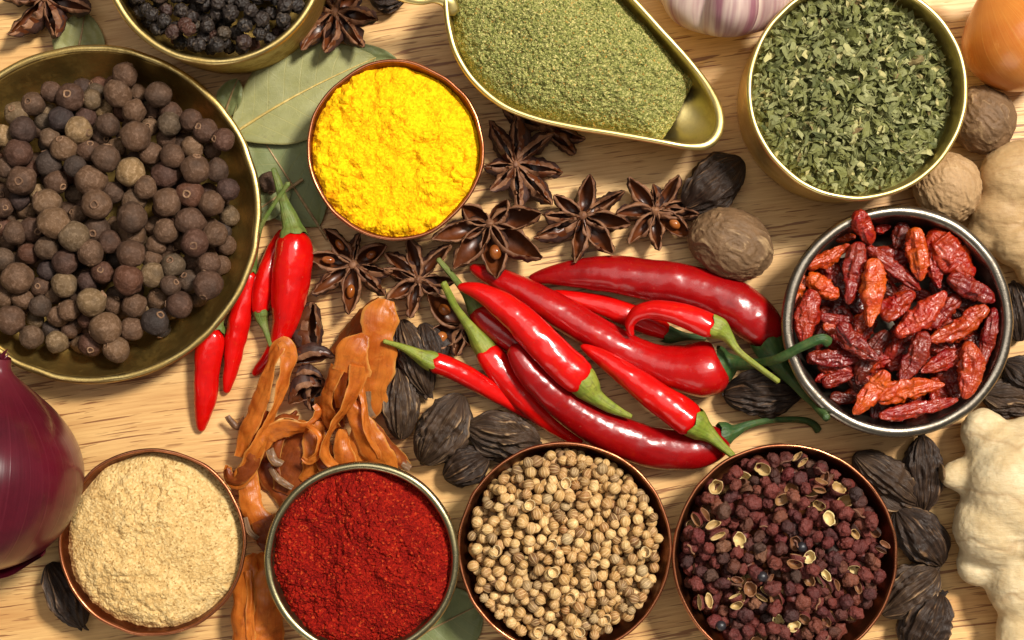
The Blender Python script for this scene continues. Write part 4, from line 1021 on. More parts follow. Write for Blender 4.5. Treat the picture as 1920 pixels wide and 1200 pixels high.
# ------------------------------------------------------------------ star anise
def pod_arrays(L, W, H, op, seed, rise=.25, th=3.0, beak=.3):
    nt, ns = 22, 17
    t = np.linspace(0, 1, nt); s = np.linspace(-1, 1, ns); a = np.abs(s)
    prof = np.power(np.clip(np.sin(PI*np.power(t, .85)*.93+.12), 0, 1), .75)
    w = W*prof; w[-1] *= .3; Hh = H*np.power(np.clip(np.sin(PI*np.power(t, .8)*.9+.2), 0, 1), .7)
    ang = PI*(.95-.45*op*np.clip(np.sin(PI*t*.95+.05), 0, 1)**.5)
    zl = rise*L*t**2*.5+beak*L*.25*np.power(t, 6)
    def sect(dw, dh):
        side = np.sign(s)[None]*np.sin(a[None]*ang[:, None])*np.maximum(w-dw, .6)[:, None]
        zz = zl[:, None]-np.maximum(Hh-dh, .4)[:, None]*np.power(np.cos(a*PI/2), .8)[None]
        return np.stack([np.tile((t*L)[:, None], (1, ns)), side, zz], -1)
    O = sect(0, 0); I = sect(th, th)[:, ::-1]
    n = fbm(O*.07+seed*5.1, 3, seed); O[..., 1] += 4.4*n; O[..., 2] += 2.6*noise(O*.09+9, seed)
    lipn = 2.0*noise(np.stack([t*L*.12, 0*t, 0*t+seed], -1), seed+2)
    O[:, [0, -1], 2] += lipn[:, None]; I[:, [0, -1], 2] += lipn[:, None]
    V = np.concatenate([O, I], 1); nr = 2*ns
    q = gq(nt, nr, False, True); col = q[:, 0] % nr
    mi = np.where(col < ns-1, 0, np.where((col == ns-1) | (col == nr-1), 2, 1))
    mi = np.where((col == 0) | (col == ns-2), 2, mi)
    return V, q, mi, zl, Hh
def place(V, org, ang, tilt, roll, flip):
    d = np.array([math.cos(ang)*math.cos(tilt), math.sin(ang)*math.cos(tilt), math.sin(tilt)]); s = np.array([-math.sin(ang), math.cos(ang), 0.]); u = np.cross(d, s)
    if flip: s, u = -s, -u
    cr, sr = math.cos(roll), math.sin(roll); s2 = s*cr+u*sr; u2 = u*cr-s*sr
    return org+V[..., 0:1]*d+V[..., 1:2]*s2+V[..., 2:3]*u2
def star(label, c, tips, z, seed, flip=False, W=20, H=34, opens=None, seeds=(), name='star_anise', cat='star anise', tilt=0.05, dark=False):
    rs = random.Random(seed); o = Wp(c[0], c[1], z); org = np.array([0, 0, z*1.0])
    e = thing(name, label, cat, (o[0], o[1], 0))
    for k, (x, y) in enumerate(tips):
        T = Wp(x, y, z+6)-o; L = math.hypot(T[0], T[1]); a = math.atan2(T[1], T[0])
        op = .82*(opens[k] if opens else rs.uniform(.35, .95))
        w = W*.92*rs.uniform(.85, 1.14)*min(1.1, .55+.45*L/85)
        V, q, mi, zl, Hh = pod_arrays(L*1.0, w, H*rs.uniform(.85, 1.1), op, seed*10+k)
        roll = rs.uniform(-.32, .32)
        Vw = place(V, org+np.array([0, 0, 0 if not flip else -8]), a, tilt*(1 if not flip else -1)+rs.uniform(-.06, .06), roll, flip)
        p = link('pod', mesh('pod', Vw, q, mats=[POD_OUT, POD_IN, POD_LIP], midx=mi), e)
        if k in seeds:
            S, F = ico(3); sv = S*np.array([L*.14, w*.44, w*.4])+np.array([L*.52, 0, -w*.28])
            link('seed', mesh('seed', place(sv, org, a, tilt, roll, flip), tris=F, mats=[SEED]), p)
    S, F = ico(3); sv = S*np.array([9, 9, 11])*(1+.2*fbm(S*2+seed, 2, seed))[:, None]+org-np.array([0, 0, 6 if not flip else 8])
    link('hub', mesh('hub', sv, tris=F, mats=[POD_LIP]), e)
star('star anise with thick pods at the top left corner', (82, -4), [(20, 70), (112, 74), (176, 18), (40, -55), (110, -75), (165, -45), (-5, -10)], 52, 1, W=25, H=38, opens=[.15, .1, .2, .4, .4, .3, .2])
star('star anise at the top edge between the pepper cup and scoop', (628, 21), [(562, 92), (611, 101), (682, 91), (712, 38), (680, -22), (620, -55), (560, -30)], 62, 2, W=20, H=36, opens=[.1, .35, .2, .35, .5, .5, .3])
star('dark star anise with closed blunt pods below the scoop, beside the turmeric bowl', (966, 308), [(918, 226), (972, 212), (1036, 246), (1055, 322), (1035, 384), (975, 394), (921, 358), (906, 314)], 58, 3, W=22, H=36, opens=[.06, .05, .08, .12, .06, .05, .06, .06], tilt=-.08)
star('shaded star anise mostly hidden beneath the scoop edge', (1018, 238), [(1097, 264), (1082, 288), (940, 202), (1060, 200), (980, 180), (1030, 170)], 36, 4, False, W=22, H=30, opens=[.2]*6)
star('large open star anise touching the lower right of the turmeric bowl', (918, 419), [(1016, 398), (1013, 490), (935, 522), (850, 505), (808, 446), (864, 387), (954, 376)], 58, 5, W=23, H=38, opens=[.85, .9, .95, .85, .85, .8, .8], seeds=(2,))
star('star anise in the middle of the row above the chillies', (1093, 405), [(1107, 327), (1172, 358), (1183, 422), (1150, 478), (1082, 494), (1001, 450), (1016, 405), (1038, 366)], 46, 6, W=20, H=34, opens=[.6, .15, .8, .9, .6, .1, .2, .6])
star('star anise at the right end of the row beside the nutmeg', (1229, 395), [(1176, 334), (1227, 344), (1276, 331), (1307, 381), (1311, 402), (1298, 444), (1232, 472), (1180, 459), (1154, 397)], 44, 7, W=18, H=32, opens=[.9, .1, .9, .5, .4, 1, .8, .7, .6], seeds=(5,))
star('star anise with shiny seeds touching the plump red chilli', (662, 496), [(612, 426), (672, 436), (726, 460), (736, 514), (724, 556), (654, 592), (584, 552), (572, 480)], 44, 8, W=19, H=33, opens=[.8, .1, .9, .2, .15, .95, .6, .9], seeds=(0, 2, 5, 7))
star('neat eight pointed star anise left of the chilli stems', (784, 524), [(768, 440), (842, 456), (856, 528), (824, 556), (768, 598), (726, 562), (718, 506), (724, 472)], 44, 9, W=17, H=32, opens=[.8, .6, .5, .5, .6, .7, .6, .7])
star('broken star anise with two bright seeds beside the chilli stems', (868, 612), [(801, 552), (788, 650), (853, 668), (888, 650)], 36, 10, W=24, H=34, opens=[1, 1, .3, .3], seeds=(0, 1), name='star_anise_fragment')
def fragments():
    o = Wp(585, 660, 0); e = thing('star_anise_fragment', 'brown broken star anise pods stacked between red chillies and mace', 'star anise', (o[0], o[1], 0))
    for k, (b, t, W, H, z, op, roll) in enumerate([((588, 668), (583, 566), 31, 36, 50, .1, .5), ((552, 682), (628, 662), 22, 30, 74, .5, 1.2), ((556, 706), (606, 706), 17, 24, 56, .3, .9), ((604, 726), (540, 752), 29, 36, 50, .4, -.9), ((585, 770), (600, 700), 20, 28, 40, .3, .3)]):
        A = Wp(*b, z); T = Wp(*t, z)-A; L = math.hypot(T[0], T[1])
        V, q, mi, _, _ = pod_arrays(L, W, H, op, 200+k, .1)
        link('pod', mesh('pod', place(V, A-np.array([o[0], o[1], 0]), math.atan2(T[1], T[0]), .05, roll, False), q, mats=[POD_OUT, POD_IN, POD_LIP], midx=mi), e)
fragments()

# ------------------------------------------------------------------ black cardamom
def cardamom(label, a, b, w, mat, seed, z=None, tuft=0, rid=8, amp=.28):
    """a = stalk end, b = tip end, w = full width"""
    z = z if z is not None else w*.46
    A = Wp(*a, z); B = Wp(*b, z); L = np.linalg.norm(B-A)
    n, nr = 100, 110; t = np.linspace(0, 1, n); th = np.linspace(0, 2*PI, nr, endpoint=False)
    o = (A+B)/2; o[2] = 0; P = A[None]+(B-A)[None]*t[:, None]-o
    prof = np.power(np.clip(np.sin(PI*np.power(t*.985+.008, .95)), 0, 1), .45); prof = prof*(1-.2*sstep(.75, 1, t))*(1-.12*sstep(.25, 0, t))
    r = w/2*prof+.6
    tw = .5*t*math.sin(seed)
    c3 = np.stack([np.cos(th[None]+tw[:, None])*rid*.5, np.sin(th[None]+tw[:, None])*rid*.5, (t*L*.013)[:, None]+seed*4.1+0*th], -1)
    warp = .5*noise(c3*np.array([.25, .25, 2.]), seed+9); c3 = c3+warp[..., None]*np.array([1, 1, 0])
    ph = th[None]*(rid+.0)+tw[:, None]*3+2.8*noise(np.stack([np.cos(th)[None]*1.3+0*t[:, None], np.sin(th)[None]*1.3+0*t[:, None], (t*1.6)[:, None]+seed+0*th], -1), seed+2)
    rd = 1-np.abs(np.sin(ph)); rd = np.power(rd, .8)*(.55+.45*sstep(-.4, .4, noise(c3*np.array([.45, .45, 1.6])+3, seed+3)))
    rd2 = ridged(c3*1.3+5, 2, seed+4); crk = noise(np.stack([np.cos(th)[None]*3+0*t[:, None], np.sin(th)[None]*3+0*t[:, None], (t*L*.09)[:, None]+seed+0*th], -1), seed+8)
    lw = fbm(c3*np.array([.3, .3, 1.2]), 2, seed+6)
    disp = 1+amp*(rd-.45)+.12*(rd2-.5)+.16*lw+.07*crk
    V = tube(P, r, nr, disp); V[..., 2] = z+(V[..., 2]-z)*.97
    pc = np.stack([(t*L)[:, None]+0*th, (th*w/2)[None]+0*t[:, None], 0*t[:, None]+0*th+seed], -1)
    rg = np.clip(rd*.95+(rd2-.5)*.4, 0, 1)
    attrs = {'pc': pc.reshape(-1, 3), 'ridge': np.power(rg, 2).ravel()}
    e = thing('black_cardamom', label, 'cardamom', o)
    link('pod', mesh('pod', V, gq(n, nr, False, True), mats=[mat], attrs=attrs), e)
    d = (B-A)/L; q = A-o+d*3
    if tuft:      # frayed flower remains at the stalk end
        rs = np.random.default_rng(seed); parts = []
        for k in range(tuft):
            v = unit(-d+rs.uniform(-.55, .55, 3)); l = rs.uniform(8, 16)
            off = rs.uniform(-6, 6, 3)
            Q, s = spline(np.array([np.r_[q+off-v*3, 3.6], np.r_[q+off+v*l*.5+rs.uniform(-2, 2, 3), 3.], np.r_[q+off+v*l, 1.]]), 8)
            parts.append((tube(Q[:, :3], Q[:, 3], 6).reshape(-1, 3), gq(8, 6, False, True)))
        off = 0; Vs = []; Fs = []
        for v, f in parts: Vs.append(v); Fs.append(f+off); off += len(v)
        Vs = np.vstack(Vs); link('stalk_tuft', mesh('stalk_tuft', Vs, np.vstack(Fs), mats=[mat], attrs={'ridge': np.full(len(Vs), .5), 'pc': Vs}), e)
    else:
        Q, s = spline(np.array([np.r_[q+d*4, 6.], np.r_[q-d*3, 5.], np.r_[q-d*8+np.array([0, 0, 1.]), 3.2]]), 8)
        Vt = tube(Q[:, :3], round_ends(Q[:, 3], s, None, 2), 9)
        link('stalk', mesh('stalk', Vt, gq(8, 9, False, True), mats=[mat], attrs={'ridge': np.full(72, .4), 'pc': Vt.reshape(-1, 3)}), e)
cardamom('black cardamom pod with pointed top right of the tall mace', (744, 690), (753, 824), 68, CARD, 1, tuft=4)
cardamom('plump black cardamom with long pale ridges left of the coriander bowl', (792, 868), (866, 740), 92, CARD, 2)
cardamom('black cardamom lying level against the coriander bowl top left', (1012, 832), (874, 802), 86, CARD, 3)
cardamom('small dark frayed cardamom tucked at the coriander bowl rim', (915, 856), (832, 894), 72, CARD_D, 4, tuft=7)
cardamom('grey brown cardamom behind the small left chilli and mace', (802, 740), (752, 600), 66, CARD, 5, tuft=9)
cardamom('dark cardamom half hidden beside the broken star anise', (820, 690), (792, 606), 60, CARD_D, 6)
cardamom('dark cardamom beneath the green stems left of the dried chillies', (1358, 740), (1504, 735), 80, CARD_D, 7, z=36)
cardamom('dark cardamom at the lower left beside the ginger powder bowl', (154, 1174), (92, 1056), 68, CARD_D, 8, tuft=5)
cardamom('rounded dark brown cardamom above the centre nutmeg', (1284, 388), (1392, 300), 92, CARD_D, 9, rid=6, amp=.17)
cardamom('tan ridged cardamom with a ring shaped stalk at the husk bowl right', (1720, 944), (1602, 852), 80, CARD, 10, tuft=5)
cardamom('upright dark cardamom between the pewter bowl and the pale ginger knob', (1730, 818), (1728, 964), 72, CARD_D, 11, tuft=6)
cardamom('dark smooth cardamom slanting in the shade of the ginger', (1682, 956), (1766, 1058), 84, CARD_D, 12, tuft=4)
cardamom('ridged brown cardamom with frayed end at the husk bowl lower right', (1756, 1068), (1654, 1152), 80, CARD, 13, tuft=8)
cardamom('dark cardamom with frayed top at the bottom edge', (1764, 1114), (1704, 1226), 92, CARD_D, 14, tuft=8)
cardamom('frayed dark cardamom at the right edge beside the pewter bowl', (1884, 680), (1960, 730), 72, CARD_D, 15, tuft=8)
cardamom('brown cardamom at the right edge above the pale ginger', (1843, 738), (1950, 760), 66, CARD, 16, tuft=4)
cardamom('dark cardamom in shade under the brown ginger at the right edge', (1900, 530), (1912, 640), 60, CARD_D, 17, z=24)
cardamom('dark cardamom cut off by the top edge beside the scoop handle', (690, -18), (765, -10), 62, CARD_D, 18)

# ------------------------------------------------------------------ nutmegs
def nutmeg(label, c, rx, ry, ang, mat, seed, lift=None):
    S, F = ico(6); V = S.copy()
    q = S*np.array([.75, 2.3, 2.3])+seed*3.7; q = q+.4*np.stack([noise(S*2.2+seed, seed), noise(S*2.2+seed+5, seed+1), noise(S*2.2+9, seed+2)], -1)
    rd = ridged(q*1.25, 2, seed, .55); fine = ridged(q*3.4, 2, seed+6); big = fbm(S*1.3+seed, 2, seed+5)
    d = 1+.045*(rd-.6)+.035*(fine-.5)+.025*big
    V = V*d[:, None]*np.array([rx, ry, ry*.98]); 
    z = lift or ry*.97; o = Wp(*c, z)
    ridge = np.clip(np.power(np.clip(rd, 0, 1), 2)*.75+np.power(np.clip(fine, 0, 1), 2)*.4, 0, 1)
    e = thing('nutmeg', label, 'nutmeg', (o[0], o[1], 0))
    ob = link('shell', mesh('shell', V, tris=F, mats=[mat], attrs={'ridge': ridge}), e, (0, 0, z), (0, .1, math.radians(ang)))
    N, F2 = ico(2); link('scar', mesh('scar', N*np.array([3, 8, 8])*(1+.2*fbm(N*2, 2, seed))[:, None]+np.array([rx*.985, 0, 4]), tris=F2, mats=[SCAR]), ob)
nutmeg('brown nutmeg with netted wrinkles right of the star anise row', (1371, 458), 80, 65, -25, NUT, 1)
nutmeg('greyish nutmeg between the brown onion and the herb cup', (1842, 224), 64, 60, -50, NUT, 2)
nutmeg('pale tan nutmeg against the lower right of the herb cup', (1775, 350), 68, 62, -60, NUT2, 3)

# ------------------------------------------------------------------ onions, garlic
def bulb(name, label, cat, c, R, prof, axis, mat, seed, lobes=0, lobe_amp=0., z=None, sub=None):
    """profile rows (t along axis in R, radius in R) from root to neck; axis = heading in the picture plane and lift"""
    prof = np.array(prof, float); z = z or R*.95
    Q, s = spline(np.c_[prof[:, 1], 0*prof[:, 0], prof[:, 0], prof[:, 0]], 90)
    rr = np.maximum(Q[:, 0], .004); tt = Q[:, 2]; nr = 120; th = np.linspace(0, 2*PI, nr, endpoint=False)
    w = 1+.012*fbm(np.stack([np.cos(th)[None]*1.2+0*tt[:, None], np.sin(th)[None]*1.2+0*tt[:, None], tt[:, None]*1.3+seed+0*th], -1), 3, seed)
    if lobes:
        lo = np.abs(np.cos(th*lobes/2+seed+.35*np.sin(th*2+seed)))
        w = w*(1-lobe_amp*(1-np.power(lo, .6))[None]*np.sin(np.clip((tt-tt[0])/(tt[-1]-tt[0]), 0, 1)*PI)[:, None]**.6)
    V = np.stack([rr[:, None]*np.cos(th)*w, rr[:, None]*np.sin(th)*w, tt[:, None]+0*th], -1)*R
    u = (s/s[-1]); pc = np.stack([u[:, None]+0*th, (th/(2*PI))[None]+0*u[:, None], 0*u[:, None]+0*th], -1)
    ax = Vector((math.cos(math.radians(axis[0]))*math.cos(math.radians(axis[1])), math.sin(math.radians(axis[0]))*math.cos(math.radians(axis[1])), math.sin(math.radians(axis[1]))))
    rot = ax.to_track_quat('Z', 'Y').to_matrix(); M = np.array(rot)
    o = Wp(*c, z); e = thing(name, label, cat, (o[0], o[1], 0))
    link('skin', mesh('skin', V@M.T+np.array([0, 0, z]), gq(90, nr, False, True), mats=[mat], attrs={'pc': pc.reshape(-1, 3)}), e)
    return e, M, z, R
ON = [(-.95, .02), (-.93, .2), (-.84, .5), (-.6, .8), (-.25, .97), (.1, 1.0), (.4, .9), (.65, .68), (.82, .45), (.95, .25), (1.08, .15), (1.25, .11), (1.38, .09)]
e, M, zz, R = bulb('red_onion', 'glossy dark red onion cut off by the left edge', 'onion', (-44, 884), 182, ON[:10]+[(1.04, .14), (1.16, .11)], (76, 8), REDON, 3)
def onion_bits(e, M, z, R):
    # loose dry skin peeling off at the lower right
    nu, nv = 30, 40; a = np.linspace(-.35, 1.25, nv); t = np.linspace(0, 1, nu)
    th0 = math.radians(-118)
    V = []
    for ti in t:
        la = -.95+.9*ti
        ang = th0+a*.9
        rr = R*1.035*(1+.03*math.sin(ti*7))
        V.append(np.stack([rr*math.cos(la)*np.cos(ang), rr*math.cos(la)*np.sin(ang), rr*math.sin(la)+0*ang], -1))
    V = np.array(V); V *= (1+.03*noise(V*.02, 4))[..., None]; V[..., 2] = np.maximum(V[..., 2]+z, 3)
    B = V*np.array([.985, .985, 1]); W = np.concatenate([V, B[:, ::-1]], 1)
    u = np.tile(np.linspace(.1, .5, nu)[:, None], (1, 2*nv)); v = np.tile(np.r_[a, a[::-1]][None]*.2, (nu, 1))
    link('loose_skin', mesh('loose_skin', W, gq(nu, 2*nv, False, True), mats=[ONDRY], attrs={'pc': np.stack([u, v, 0*u], -1).reshape(-1, 3)}), e)
    tp = M@np.array([0, 0, R*1.15])+np.array([0, 0, z]); ax = M@np.array([0, 0, 1.]); rs = np.random.default_rng(3); Vs = []; Fs = []; off = 0
    for k in range(14):
        d = unit(ax+rs.uniform(-.7, .7, 3)); p = tp-ax*10+rs.uniform(-7, 7, 3); l = rs.uniform(14, 34)
        Q, s = spline(np.array([np.r_[p, 3.], np.r_[p+d*l*.5+rs.uniform(-4, 4, 3), 2.6], np.r_[p+d*l, .8]]), 8); v = tube(Q[:, :3], Q[:, 3], 6).reshape(-1, 3)
        Vs.append(v); Fs.append(gq(8, 6, False, True)+off); off += len(v)
    Vs = np.vstack(Vs); link('neck_fibres', mesh('neck_fibres', Vs, np.vstack(Fs), mats=[ONDRY], attrs={'pc': Vs*.01}), e)
onion_bits(e, M, zz, R)
bulb('brown_onion', 'golden brown onion at the top right corner', 'onion', (1912, 66), 104, ON, (128, 12), YELON, 5)
GA = [(-.6, .02), (-.62, .25), (-.58, .5), (-.4, .82), (-.1, 1.0), (.2, .95), (.45, .72), (.65, .45), (.8, .26), (1.0, .17), (1.3, .13)]
bulb('garlic_bulb', 'whole garlic bulb with purple streaks at the top edge', 'garlic', (1358, -30), 130, GA, (88, 34), GARL, 7, 7, .32, 96)

# ------------------------------------------------------------------ ginger
def ginger(label, blobs, mat, seed, scars=(), vox=4.0):
    o = np.array([*Wp(blobs[0][0], blobs[0][1], 0)[:2], 0.]); S, F = ico(4); Vs = []; Fs = []; off = 0
    for x, y, rx, ry, ang, z in blobs:
        a = math.radians(ang); M = np.array([[math.cos(a), -math.sin(a), 0], [math.sin(a), math.cos(a), 0], [0, 0, 1]])
        V = (S*np.array([rx, ry, min(rx, ry)*.86]))@M.T+Wp(x, y, z)-o; Vs.append(V); Fs.append(F+off); off += len(V)
    t = bpy.data.objects.new('tmp', mesh('tmp', np.vstack(Vs), tris=np.vstack(Fs))); COL.objects.link(t)
    m = t.modifiers.new('r', 'REMESH'); m.mode = 'VOXEL'; m.voxel_size = vox*K
    s = t.modifiers.new('s', 'SMOOTH'); s.iterations = 34; s.factor = .5
    bpy.context.view_layer.update(); dg = bpy.context.evaluated_depsgraph_get(); me = bpy.data.meshes.new_from_object(t.evaluated_get(dg))
    bpy.data.objects.remove(t)
    n = len(me.vertices); co = np.zeros(n*3, np.float32); me.vertices.foreach_get('co', co); co = co.reshape(-1, 3)/K
    no = np.zeros(n*3, np.float32); me.vertices.foreach_get('normal', no); no = no.reshape(-1, 3)
    p = co*1.0
    d = 4*fbm(p*.011+seed, 2, seed)+1.3*(ridged(p*np.array([.02, .06, .04])+seed, 2, seed+3)-.5)+.6*fbm(p*.12, 2, seed+6)
    co = co+no*d[:, None]; co[:, 2] = np.maximum(co[:, 2], .6)
    me.vertices.foreach_set('co', (co*K).astype(np.float32).ravel()); me.update(); me.polygons.foreach_set('use_smooth', np.full(len(me.polygons), True, bool))
    me.materials.clear(); me.materials.append(mat); me.name = 'rhizome'
    e = thing('ginger_root', label, 'ginger', o); link('rhizome', me, e)
    for x, y, r, z, ang in scars:
        N, F2 = ico(3); a = math.radians(ang)
        q = N*np.array([5, r, r*.9])*(1+.18*fbm(N*2.2+seed, 2, seed))[:, None]; q = q@np.array([[math.cos(a), -math.sin(a), 0], [math.sin(a), math.cos(a), 0], [0, 0, 1]]).T
        link('scar', mesh('scar', q+Wp(x, y, z)-o, tris=F2, mats=[SCAR]), e)
ginger('large pale ginger root with knobs at the lower right', [(1905, 915, 100, 112, 0, 88), (1846, 812, 46, 50, 20, 70), (1872, 860, 62, 70, 0, 84), (1930, 830, 60, 50, 0, 70), (1866, 985, 80, 78, 0, 84), (1832, 1052, 40, 44, 0, 56), (1916, 1080, 66, 90, 0, 74), (1926, 1190, 56, 90, 0, 66), (1804, 890, 44, 34, 10, 72), (1980, 960, 110, 130, 0, 84)], GING, 3, [(1766, 887, 17, 74, 5), (1822, 1084, 12, 46, 60)])
ginger('brown ginger root at the right edge beside the nutmegs', [(1908, 330, 72, 66, 30, 66), (1882, 400, 56, 52, 0, 60), (1850, 436, 36, 38, 0, 44), (1916, 450, 58, 56, 0, 60), (1950, 500, 50, 46, 0, 54), (1985, 400, 80, 90, 0, 64)], GING2, 8)

# ------------------------------------------------------------------ mace
def ribbon_arrays(ctrl, curl, seed, thick=1.6, n=80, nv=13, rag=.2):
    """ctrl rows: px, py, z, half width, roll in degrees; curl bends the strip across"""
    curl = curl*.65
    c = np.array([np.r_[Wp(a, b, z), h, r] for a, b, z, h, r in ctrl]); Q, s = spline(c, n); P = Q[:, :3]
    T = unit(np.gradient(P, axis=0)); S = np.cross(T, [0, 0, 1.]); nrm = np.linalg.norm(S, axis=1)
    for i in range(n):
        if nrm[i] < .25: S[i] = S[i-1] if i else np.array([1., 0, 0])
    S = unit(S); U = np.cross(S, T); ro = np.radians(Q[:, 4])[:, None]
    S2 = S*np.cos(ro)+U*np.sin(ro); U2 = U*np.cos(ro)-S*np.sin(ro); v = np.linspace(-1, 1, nv)
    l = 1+rag*fbm(np.stack([s*.03, 0*s+seed, 0*s], -1), 3, seed); rgt = 1+rag*fbm(np.stack([s*.03, 0*s+seed+31, 0*s], -1), 3, seed+1)
    hw = Q[:, 3][:, None]*np.where(v[None] < 0, l[:, None], rgt[:, None])
    a = v[None]*curl          # arc across the strip
    side = hw*np.sin(a)/max(abs(curl), 1e-3); up = -hw*(1-np.cos(a))/max(abs(curl), 1e-3)*np.sign(curl)
    V = P[:, None]+side[..., None]*S2[:, None]+up[..., None]*U2[:, None]
    q = np.stack([s[:, None]*.03+0*v, v[None]*1.2+0*s[:, None], 0*s[:, None]+0*v+seed], -1)
    V = V+U2[:, None]*(3.2*fbm(q*.9, 3, seed))[..., None]
    tk = thick*(1-.6*np.abs(v)**3)
    B = V-U2[:, None]*tk[None, :, None]; W = np.concatenate([V, B[:, ::-1]], 1)
    pc = np.stack([s[:, None]+0*v, v[None]*Q[:, 3:4], 0*s[:, None]+0*v], -1); pc = np.concatenate([pc, pc[:, ::-1]], 1)
    ed = np.tile(np.abs(np.r_[v, v[::-1]])[None], (n, 1))
    W[..., 2] = np.maximum(W[..., 2], 1.5)
    return W, gq(n, 2*nv, False, True), pc, ed
def mace(label, strips, seed):
    o = Wp(strips[0][0][0][0], strips[0][0][0][1], 0); o[2] = 0
    e = thing('mace_blade', label, 'mace', o)
    for k, (ctrl, curl, m) in enumerate(strips):
        W, q, pc, ed = ribbon_arrays(ctrl, curl, seed*10+k); n = W.shape[0]
        mm = {'o': MACE, 'd': MACE_D, 'w': MACE_W}[m]
        nm = 'strip' if m != 'w' else 'withered_tip'
        link(nm, mesh(nm, W-o, q, mats=[mm], attrs={'pc': pc.reshape(-1, 3), 'edge': ed.ravel()}), e)
mace('tall broad orange mace piece standing behind the loop', [
    ([(724, 562, 92, 16, 0), (716, 590, 100, 32, 8), (712, 640, 98, 31, 10), (706, 700, 84, 29, 8), (698, 750, 64, 26, 4), (692, 782, 50, 10, 0)], .45, 'o'),
    ([(712, 562, 88, 10, -30), (680, 590, 74, 26, -50), (652, 630, 52, 30, -50), (626, 668, 34, 20, -40)], .5, 'd'),
    ([(690, 700, 50, 26, 20), (680, 740, 38, 30, 10), (676, 775, 26, 22, 0)], .6, 'd'),
    ([(688, 735, 78, 8, 0), (690, 765, 66, 10, 30), (700, 784, 54, 7, 0)], 1.2, 'w')], 1)
mace('looped orange mace piece with a hole, above the chilli powder', [
    ([(685, 627, 130, 9, 0), (676, 640, 136, 20, 4), (664, 660, 136, 31, 2), (656, 682, 130, 37, 0), (652, 700, 124, 38, 0)], .55, 'o'),
    ([(674, 686, 130, 20, 12), (668, 716, 124, 16, 22), (656, 752, 116, 13, 40), (636, 785, 104, 11, 55), (616, 815, 94, 10, 62), (609, 838, 86, 10, 45), (614, 858, 80, 10, 25), (630, 876, 74, 8, 10)], .35, 'o'),
    ([(632, 690, 124, 16, -18), (618, 720, 104, 13, -30), (610, 755, 82, 14, -35), (614, 785, 60, 16, -25), (628, 806, 44, 12, -10)], .5, 'o'),
    ([(642, 695, 96, 11, -20), (638, 730, 84, 13, -15), (642, 765, 66, 11, 0)], .5, 'o'),
    ([(612, 740, 46, 22, 20), (620, 775, 38, 28, 10), (630, 806, 28, 20, 0)], .6, 'd')], 2)
mace('forked orange mace strip running down to the bronze bowl rim', [
    ([(656, 752, 86, 14, 0), (672, 785, 84, 22, -5), (694, 825, 78, 27, -8), (716, 860, 68, 24, -10), (735, 895, 50, 18, 0)], .7, 'o'),
    ([(695, 790, 70, 8, 20), (722, 825, 62, 14, 35), (748, 855, 50, 14, 35), (764, 876, 42, 9, 10)], .8, 'd'),
    ([(668, 800, 62, 12, 0), (668, 840, 58, 16, 0), (672, 880, 50, 16, 0)], .5, 'o'),
    ([(754, 868, 46, 10, 0), (770, 878, 44, 9, 30)], 1.0, 'w')], 3)
mace('small curled orange mace flap behind the bronze bowl rim', [
    ([(642, 805, 52, 8, 0), (640, 830, 66, 20, 10), (646, 862, 66, 22, 5), (650, 895, 52, 16, 0)], 1.1, 'o')], 4)
mace('long claw shaped mace piece with a folded top left of the brown pods', [
    ([(534, 636, 100, 8, 0), (520, 652, 100, 13, -14), (508, 680, 94, 11, -28), (498, 715, 86, 15, -22), (486, 752, 76, 18, -20), (471, 790, 64, 18, -22), (458, 825, 56, 15, -20), (450, 858, 50, 12, 0)], .3, 'o'),
    ([(526, 637, 98, 9, 0), (538, 650, 102, 15, 14), (540, 680, 100, 15, 24), (533, 715, 94, 13, 38), (521, 752, 86, 10, 52), (508, 785, 80, 10, 54), (493, 820, 74, 13, 40), (477, 858, 66, 18, 16), (458, 890, 58, 19, 0), (440, 903, 48, 14, 0), (427, 890, 40, 10, 20), (428, 874, 44, 7, 30)], .4, 'o'),
    ([(500, 770, 62, 8, 10), (482, 812, 58, 9, 0), (470, 850, 52, 9, 0)], .4, 'd'),
    ([(482, 838, 70, 13, 30), (474, 868, 68, 17, 20), (452, 895, 62, 16, 0), (433, 896, 50, 12, 0), (426, 878, 46, 8, 0)], 1.0, 'd'),
    ([(460, 790, 40, 14, 0), (445, 800, 34, 10, 0), (432, 790, 36, 9, 20), (426, 780, 38, 6, 0)], 1.3, 'w')], 5)
mace('ring shaped mace ribbon curling over behind the claw piece', [
    ([(484, 850, 46, 12, 0), (502, 820, 66, 18, -25), (535, 806, 74, 20, -30), (570, 802, 70, 15, -40), (592, 788, 68, 10, -55), (600, 770, 70, 9, -60), (592, 758, 68, 8, -60)], .8, 'o'),
    ([(508, 790, 50, 8, 60), (532, 780, 56, 9, 60), (560, 784, 54, 8, 60)], .6, 'd')], 6)
mace('flat brown orange mace sheet with withered white edge by the bronze bowl', [
    ([(600, 800, 30, 20, 0), (580, 830, 32, 42, -5), (556, 865, 32, 44, -8), (540, 900, 26, 36, 0), (530, 925, 20, 24, 0)], .6, 'd'),
    ([(590, 790, 40, 14, 0), (592, 830, 44, 22, 20), (588, 875, 42, 22, 20), (570, 905, 32, 14, 0)], .8, 'o'),
    ([(506, 842, 60, 8, 20), (516, 862, 62, 10, 40), (528, 872, 58, 9, 0)], 1.4, 'w'),
    ([(508, 876, 44, 6, 20), (522, 896, 46, 8, 30), (548, 916, 40, 6, 10)], 1.2, 'w')], 7)
mace('dark mace strip lying on the wood left of the bronze bowl', [
    ([(492, 850, 20, 20, 0), (505, 885, 18, 24, 0), (525, 920, 16, 22, 0), (545, 955, 12, 16, 0)], .7, 'd')], 8)
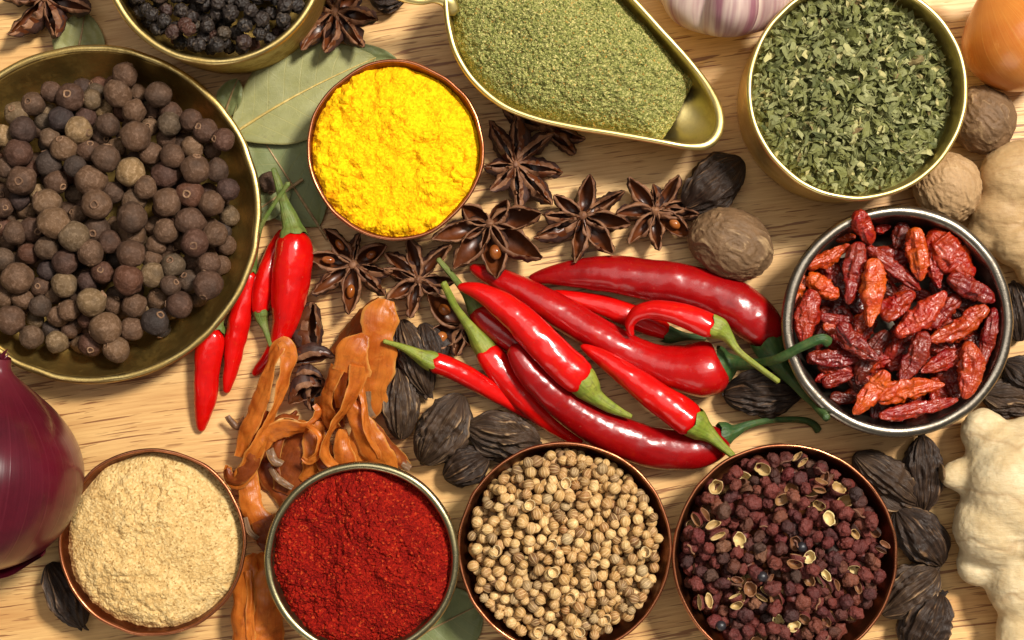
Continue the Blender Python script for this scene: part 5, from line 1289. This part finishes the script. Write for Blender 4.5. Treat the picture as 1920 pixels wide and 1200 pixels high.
mace('vertical mace strip squeezed between the ginger and chilli powder bowls', [
    ([(462, 880, 40, 18, 0), (466, 915, 44, 23, 5), (475, 955, 46, 22, 0), (490, 990, 42, 30, -10), (510, 1025, 32, 24, -10)], .9, 'o'),
    ([(488, 975, 52, 24, 0), (502, 1005, 48, 28, 0), (512, 1035, 36, 18, 0)], .8, 'd'),
    ([(460, 970, 56, 4, 20), (468, 995, 56, 6, 30), (484, 1010, 52, 5, 10)], 1.2, 'w')], 9)
mace('thick slit mace pod at the bottom edge between two bowls', [
    ([(482, 1038, 60, 10, 0), (466, 1062, 80, 26, -10), (458, 1110, 86, 28, -14), (454, 1160, 86, 27, -14), (450, 1230, 80, 26, -14)], 1.2, 'o'),
    ([(484, 1040, 60, 10, 0), (500, 1065, 78, 30, 14), (502, 1110, 82, 32, 16), (500, 1160, 82, 33, 16), (500, 1230, 78, 33, 16)], 1.2, 'o'),
    ([(466, 1070, 86, 8, 0), (472, 1110, 90, 7, 20), (470, 1150, 90, 8, 20), (470, 1210, 86, 8, 0)], .8, 'o')], 10)

mace('thin curled mace strand looping in front of the brown mace sheet', [
    ([(560, 790, 60, 4, 0), (585, 800, 76, 8, 40), (604, 822, 82, 9, 60), (600, 850, 78, 9, 50), (580, 866, 70, 7, 30), (566, 858, 66, 3, 0)], .5, 'o')], 11)
mace('narrow mace strand lying between the claw piece and brown pods', [
    ([(556, 770, 34, 4, 0), (540, 790, 44, 10, -20), (520, 830, 50, 11, -30), (514, 866, 46, 9, -20), (524, 892, 40, 4, 0)], .6, 'd')], 12)
mace('slender orange mace strand rising right of the loop', [
    ([(668, 690, 70, 4, 0), (676, 720, 84, 9, 30), (684, 760, 92, 9, 45), (690, 800, 90, 10, 40), (706, 838, 80, 8, 20), (712, 860, 74, 3, 0)], .5, 'o')], 13)
mace('short curled brown mace scrap at the bronze bowl top rim', [
    ([(590, 850, 40, 4, 0), (604, 866, 58, 12, 20), (622, 884, 62, 13, 10), (636, 900, 54, 6, 0)], 1.0, 'd')], 14)
